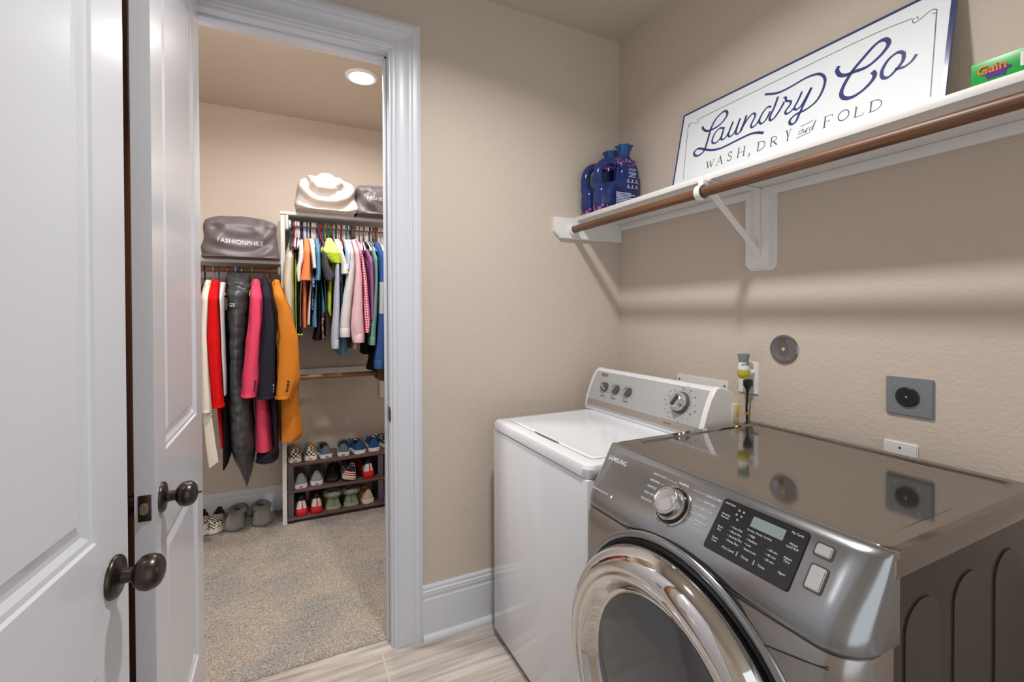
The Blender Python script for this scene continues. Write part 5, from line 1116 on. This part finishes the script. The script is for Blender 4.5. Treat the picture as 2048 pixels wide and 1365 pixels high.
    if fur_m is not None:
        bm = nb(); rnd = random.Random(int(L*100)); rings = []; M_ = 90
        for i in range(M_):
            f = 2*math.pi*i/M_; c = Vector((rx*1.18*math.sin(f), cen-ry*1.08*math.cos(f), col_h-.006-.006*math.sin(f/2))); o_ = Vector((math.sin(f), -math.cos(f), 0)); ring = []
            for j in range(16):
                a = 2*math.pi*j/16; rr = .0185*(1+rnd.uniform(-.25, .30)); ring.append(c+o_*rr*math.cos(a)+Vector((0, 0, 1))*rr*math.sin(a)*.95)
            rings.append(ring)
        loft(bm, rings+[rings[0]], cap0=False, cap1=False); bmesh.ops.remove_doubles(bm, verts=bm.verts, dist=1e-6); fixn(bm); obj('fur_cuff', bm, fur_m, t, world=False, sharp=180)
    if kind == 'fuzzy':
        bm = nb(); tube(bm, [(0, -.0005, sole_h+.001), (0, .0035, sole_h+.02), (0, .008, col_h-.014)], .0012, 6); obj('heel_seam', bm, DRKL, t, world=False)
    return t
def copy_tree(o, parent=None):
    c = o.copy(); C.objects.link(c); c.parent = parent
    for ch in list(o.children): copy_tree(ch, c)
    return c
def pair(name, labels, spots, group, cat='shoe', **kw):
    """one shoe built with its parts, its mate copied part by part"""
    first = None
    for lab, (x, y, z, rz) in zip(labels, spots):
        if first is None:
            o = thing(name, lab, cat, (x, y, z), (0, 0, R(rz)), group); shoe_parts(o, **kw); first = o
        else:
            o = copy_tree(first); o.location = (x, y, z); o.rotation_euler = (0, 0, R(rz)); o['label'] = lab
    return first
HY = 3.322
z1, z2, z3 = RZ[2]+.0004, RZ[1]+.0004, RZ[0]+.0004
GREY_U = cloth('grey_canvas', rgb(148, 150, 152)); SLATE = cloth('slate_blue_canvas', rgb(98, 112, 124)); BLUEC = cloth('royal_blue_canvas', rgb(36, 78, 132))
lr = lambda s, where: [s % 'left', s % 'right']
pair('slip_on_shoe', ['checkered slip-on shoe on the top rack tier, left one of the pair', 'checkered slip-on shoe on the top rack tier, right one of the pair'], [(.054, HY, z1, 1), (.146, HY, z1, -6)], 'checkered shoes on the rack', kind='slip', upper_m=CHK, lining_m=TANL, sole_m=RUB, label_m=VRED)
pair('slip_on_shoe', ['slate blue slip-on shoe on the top rack tier, left one of the pair', 'slate blue slip-on shoe on the top rack tier, right one of the pair'], [(.248, HY, z1, 10), (.350, HY, z1, -9)], 'slate blue shoes on the top tier', kind='slip', upper_m=SLATE, lining_m=DRKL, sole_m=RUB, label_m=VBLU, L=.92, col_h=.078)
pair('lace_up_shoe', ['royal blue lace-up shoe with white laces, left one of the pair', 'royal blue lace-up shoe with white laces, right one of the pair'], [(.466, HY, z1, 12), (.556, HY+.015, z1, -6)], 'royal blue lace-up shoes', kind='lace', upper_m=BLUEC, lining_m=DRKL, sole_m=RUB, label_m=RUB, L=.92, col_h=.082, laces=True)
pair('slip_on_shoe', ['black shoe with small white stars at the right end of the top tier'], [(.690, HY+.015, z1, 16)], None, kind='slip', upper_m=pat('black_star_cloth', 'floral', rgb(30, 30, 32), rgb(150, 152, 156)), lining_m=DRKL, sole_m=RUB)
pair('slip_on_shoe', ['plain grey slip-on shoe on the middle rack tier, left one of the pair', 'plain grey slip-on shoe on the middle rack tier, right one of the pair'], [(.088, HY-.004, z2, 2), (.183, HY+.010, z2, -4)], 'plain grey shoes on the middle tier', kind='slip', upper_m=GREY_U, lining_m=cloth('brown_lining', rgb(110, 88, 74)), sole_m=RUB, label_m=VRED, col_h=.088)
pair('slip_on_shoe', ['plain black shoe lying in shade beside the stars and stripes shoe'], [(.280, HY+.03, z2, -10)], None, kind='slip', upper_m=cloth('black_cloth', rgb(26, 24, 28)), lining_m=DRKL, sole_m=BLK, col_h=.082)
fl = pair('slip_on_shoe', ['stars and stripes slip-on shoe tilted on the middle rack tier'], [(.384, HY-.008, z2+.002, 0)], None, kind='slip', upper_m=FLAG, lining_m=DRKL, sole_m=mat('off_white_rubber', rgb(216, 206, 192), .5), L=1.0, W=1.25, col_h=.105, sole_h=.022)
fl.rotation_euler = (R(0), R(14), R(-3)); fl.location.z = z2+.0135
REDU = mat('red_sneaker_cloth', rgb(214, 22, 32), .55); REDS = mat('red_sneaker_sole', rgb(200, 24, 34), .45)
pair('sneaker', ['red and silver sneaker on the middle rack tier left of the post', 'red sneaker on the middle rack tier right of the post'], [(.519, HY, z2, 3), (.668, HY, z2, -4)], 'red sneakers on the middle tier', kind='sneaker', upper_m=REDU, lining_m=DRKL, sole_m=REDS, sole_h=.040, col_h=.118, W=1.0)
pair('sneaker', ['red and silver sneaker on the bottom tier, left one of the pair', 'red and silver sneaker on the bottom tier, right one of the pair'], [(.091, HY-.006, z3, 3), (.180, HY-.006, z3, -3)], 'red sneakers on the bottom tier', kind='sneaker', upper_m=REDU, lining_m=DRKL, sole_m=REDS, sole_h=.038, col_h=.116, W=.98)
FURG = cloth('sage_grey_fur', rgb(150, 152, 140), .95, 300, .9); SAGE = cloth('sage_suede', rgb(136, 146, 116)); SOLG = mat('pale_green_sole', rgb(148, 156, 130), .6)
pair('fur_slipper', ['sage green fur-topped slipper on the bottom tier, left one of the pair', 'sage green fur-topped slipper on the bottom tier, right one of the pair'], [(.288, HY-.004, z3, 2), (.402, HY-.002, z3, -2)], 'sage green fur slippers', 'slipper', kind='fuzzy', upper_m=SAGE, lining_m=FURG, sole_m=SOLG, fur_m=FURG, W=1.3, sole_h=.026, col_h=.108)
pair('slip_on_shoe', ['blush pink canvas shoe on the bottom tier left of the post', 'blush pink canvas shoe on the bottom tier right of the post'], [(.520, HY, z3, 12), (.658, HY, z3, -8)], 'blush pink shoes on the bottom tier', kind='slip', upper_m=cloth('blush_canvas', rgb(206, 180, 160)), lining_m=cloth('straw_lining', rgb(190, 164, 116)), sole_m=RUB, label_m=None, col_h=.084)
GFUR = cloth('grey_fur', rgb(140, 134, 128), .95, 300, .9); GSU = cloth('grey_suede', rgb(142, 138, 130)); GSO = mat('grey_slipper_sole', rgb(128, 128, 122), .6)
FZ = .0185
pair('fur_slipper', ['grey fur slipper on the carpet beside the checkered shoe', 'grey fur slipper on the carpet nearest the white divider'], [(-.278, 3.575, FZ, 174), (-.156, 3.575, FZ, 186)], 'grey fur slippers on the carpet', 'slipper', kind='fuzzy', upper_m=GSU, lining_m=GFUR, sole_m=GSO, fur_m=GFUR, L=.86, W=1.24, sole_h=.028, col_h=.080)
pair('slip_on_shoe', ['checkered slip-on shoe on the carpet beside the grey fur slipper', 'checkered slip-on shoe on the carpet half hidden by the open door'], [(-.392, 3.60, FZ, 176), (-.486, 3.60, FZ, 184)], 'checkered shoes on the carpet', kind='slip', upper_m=CHK, lining_m=DRKL, sole_m=RUB, L=.92, col_h=.072)
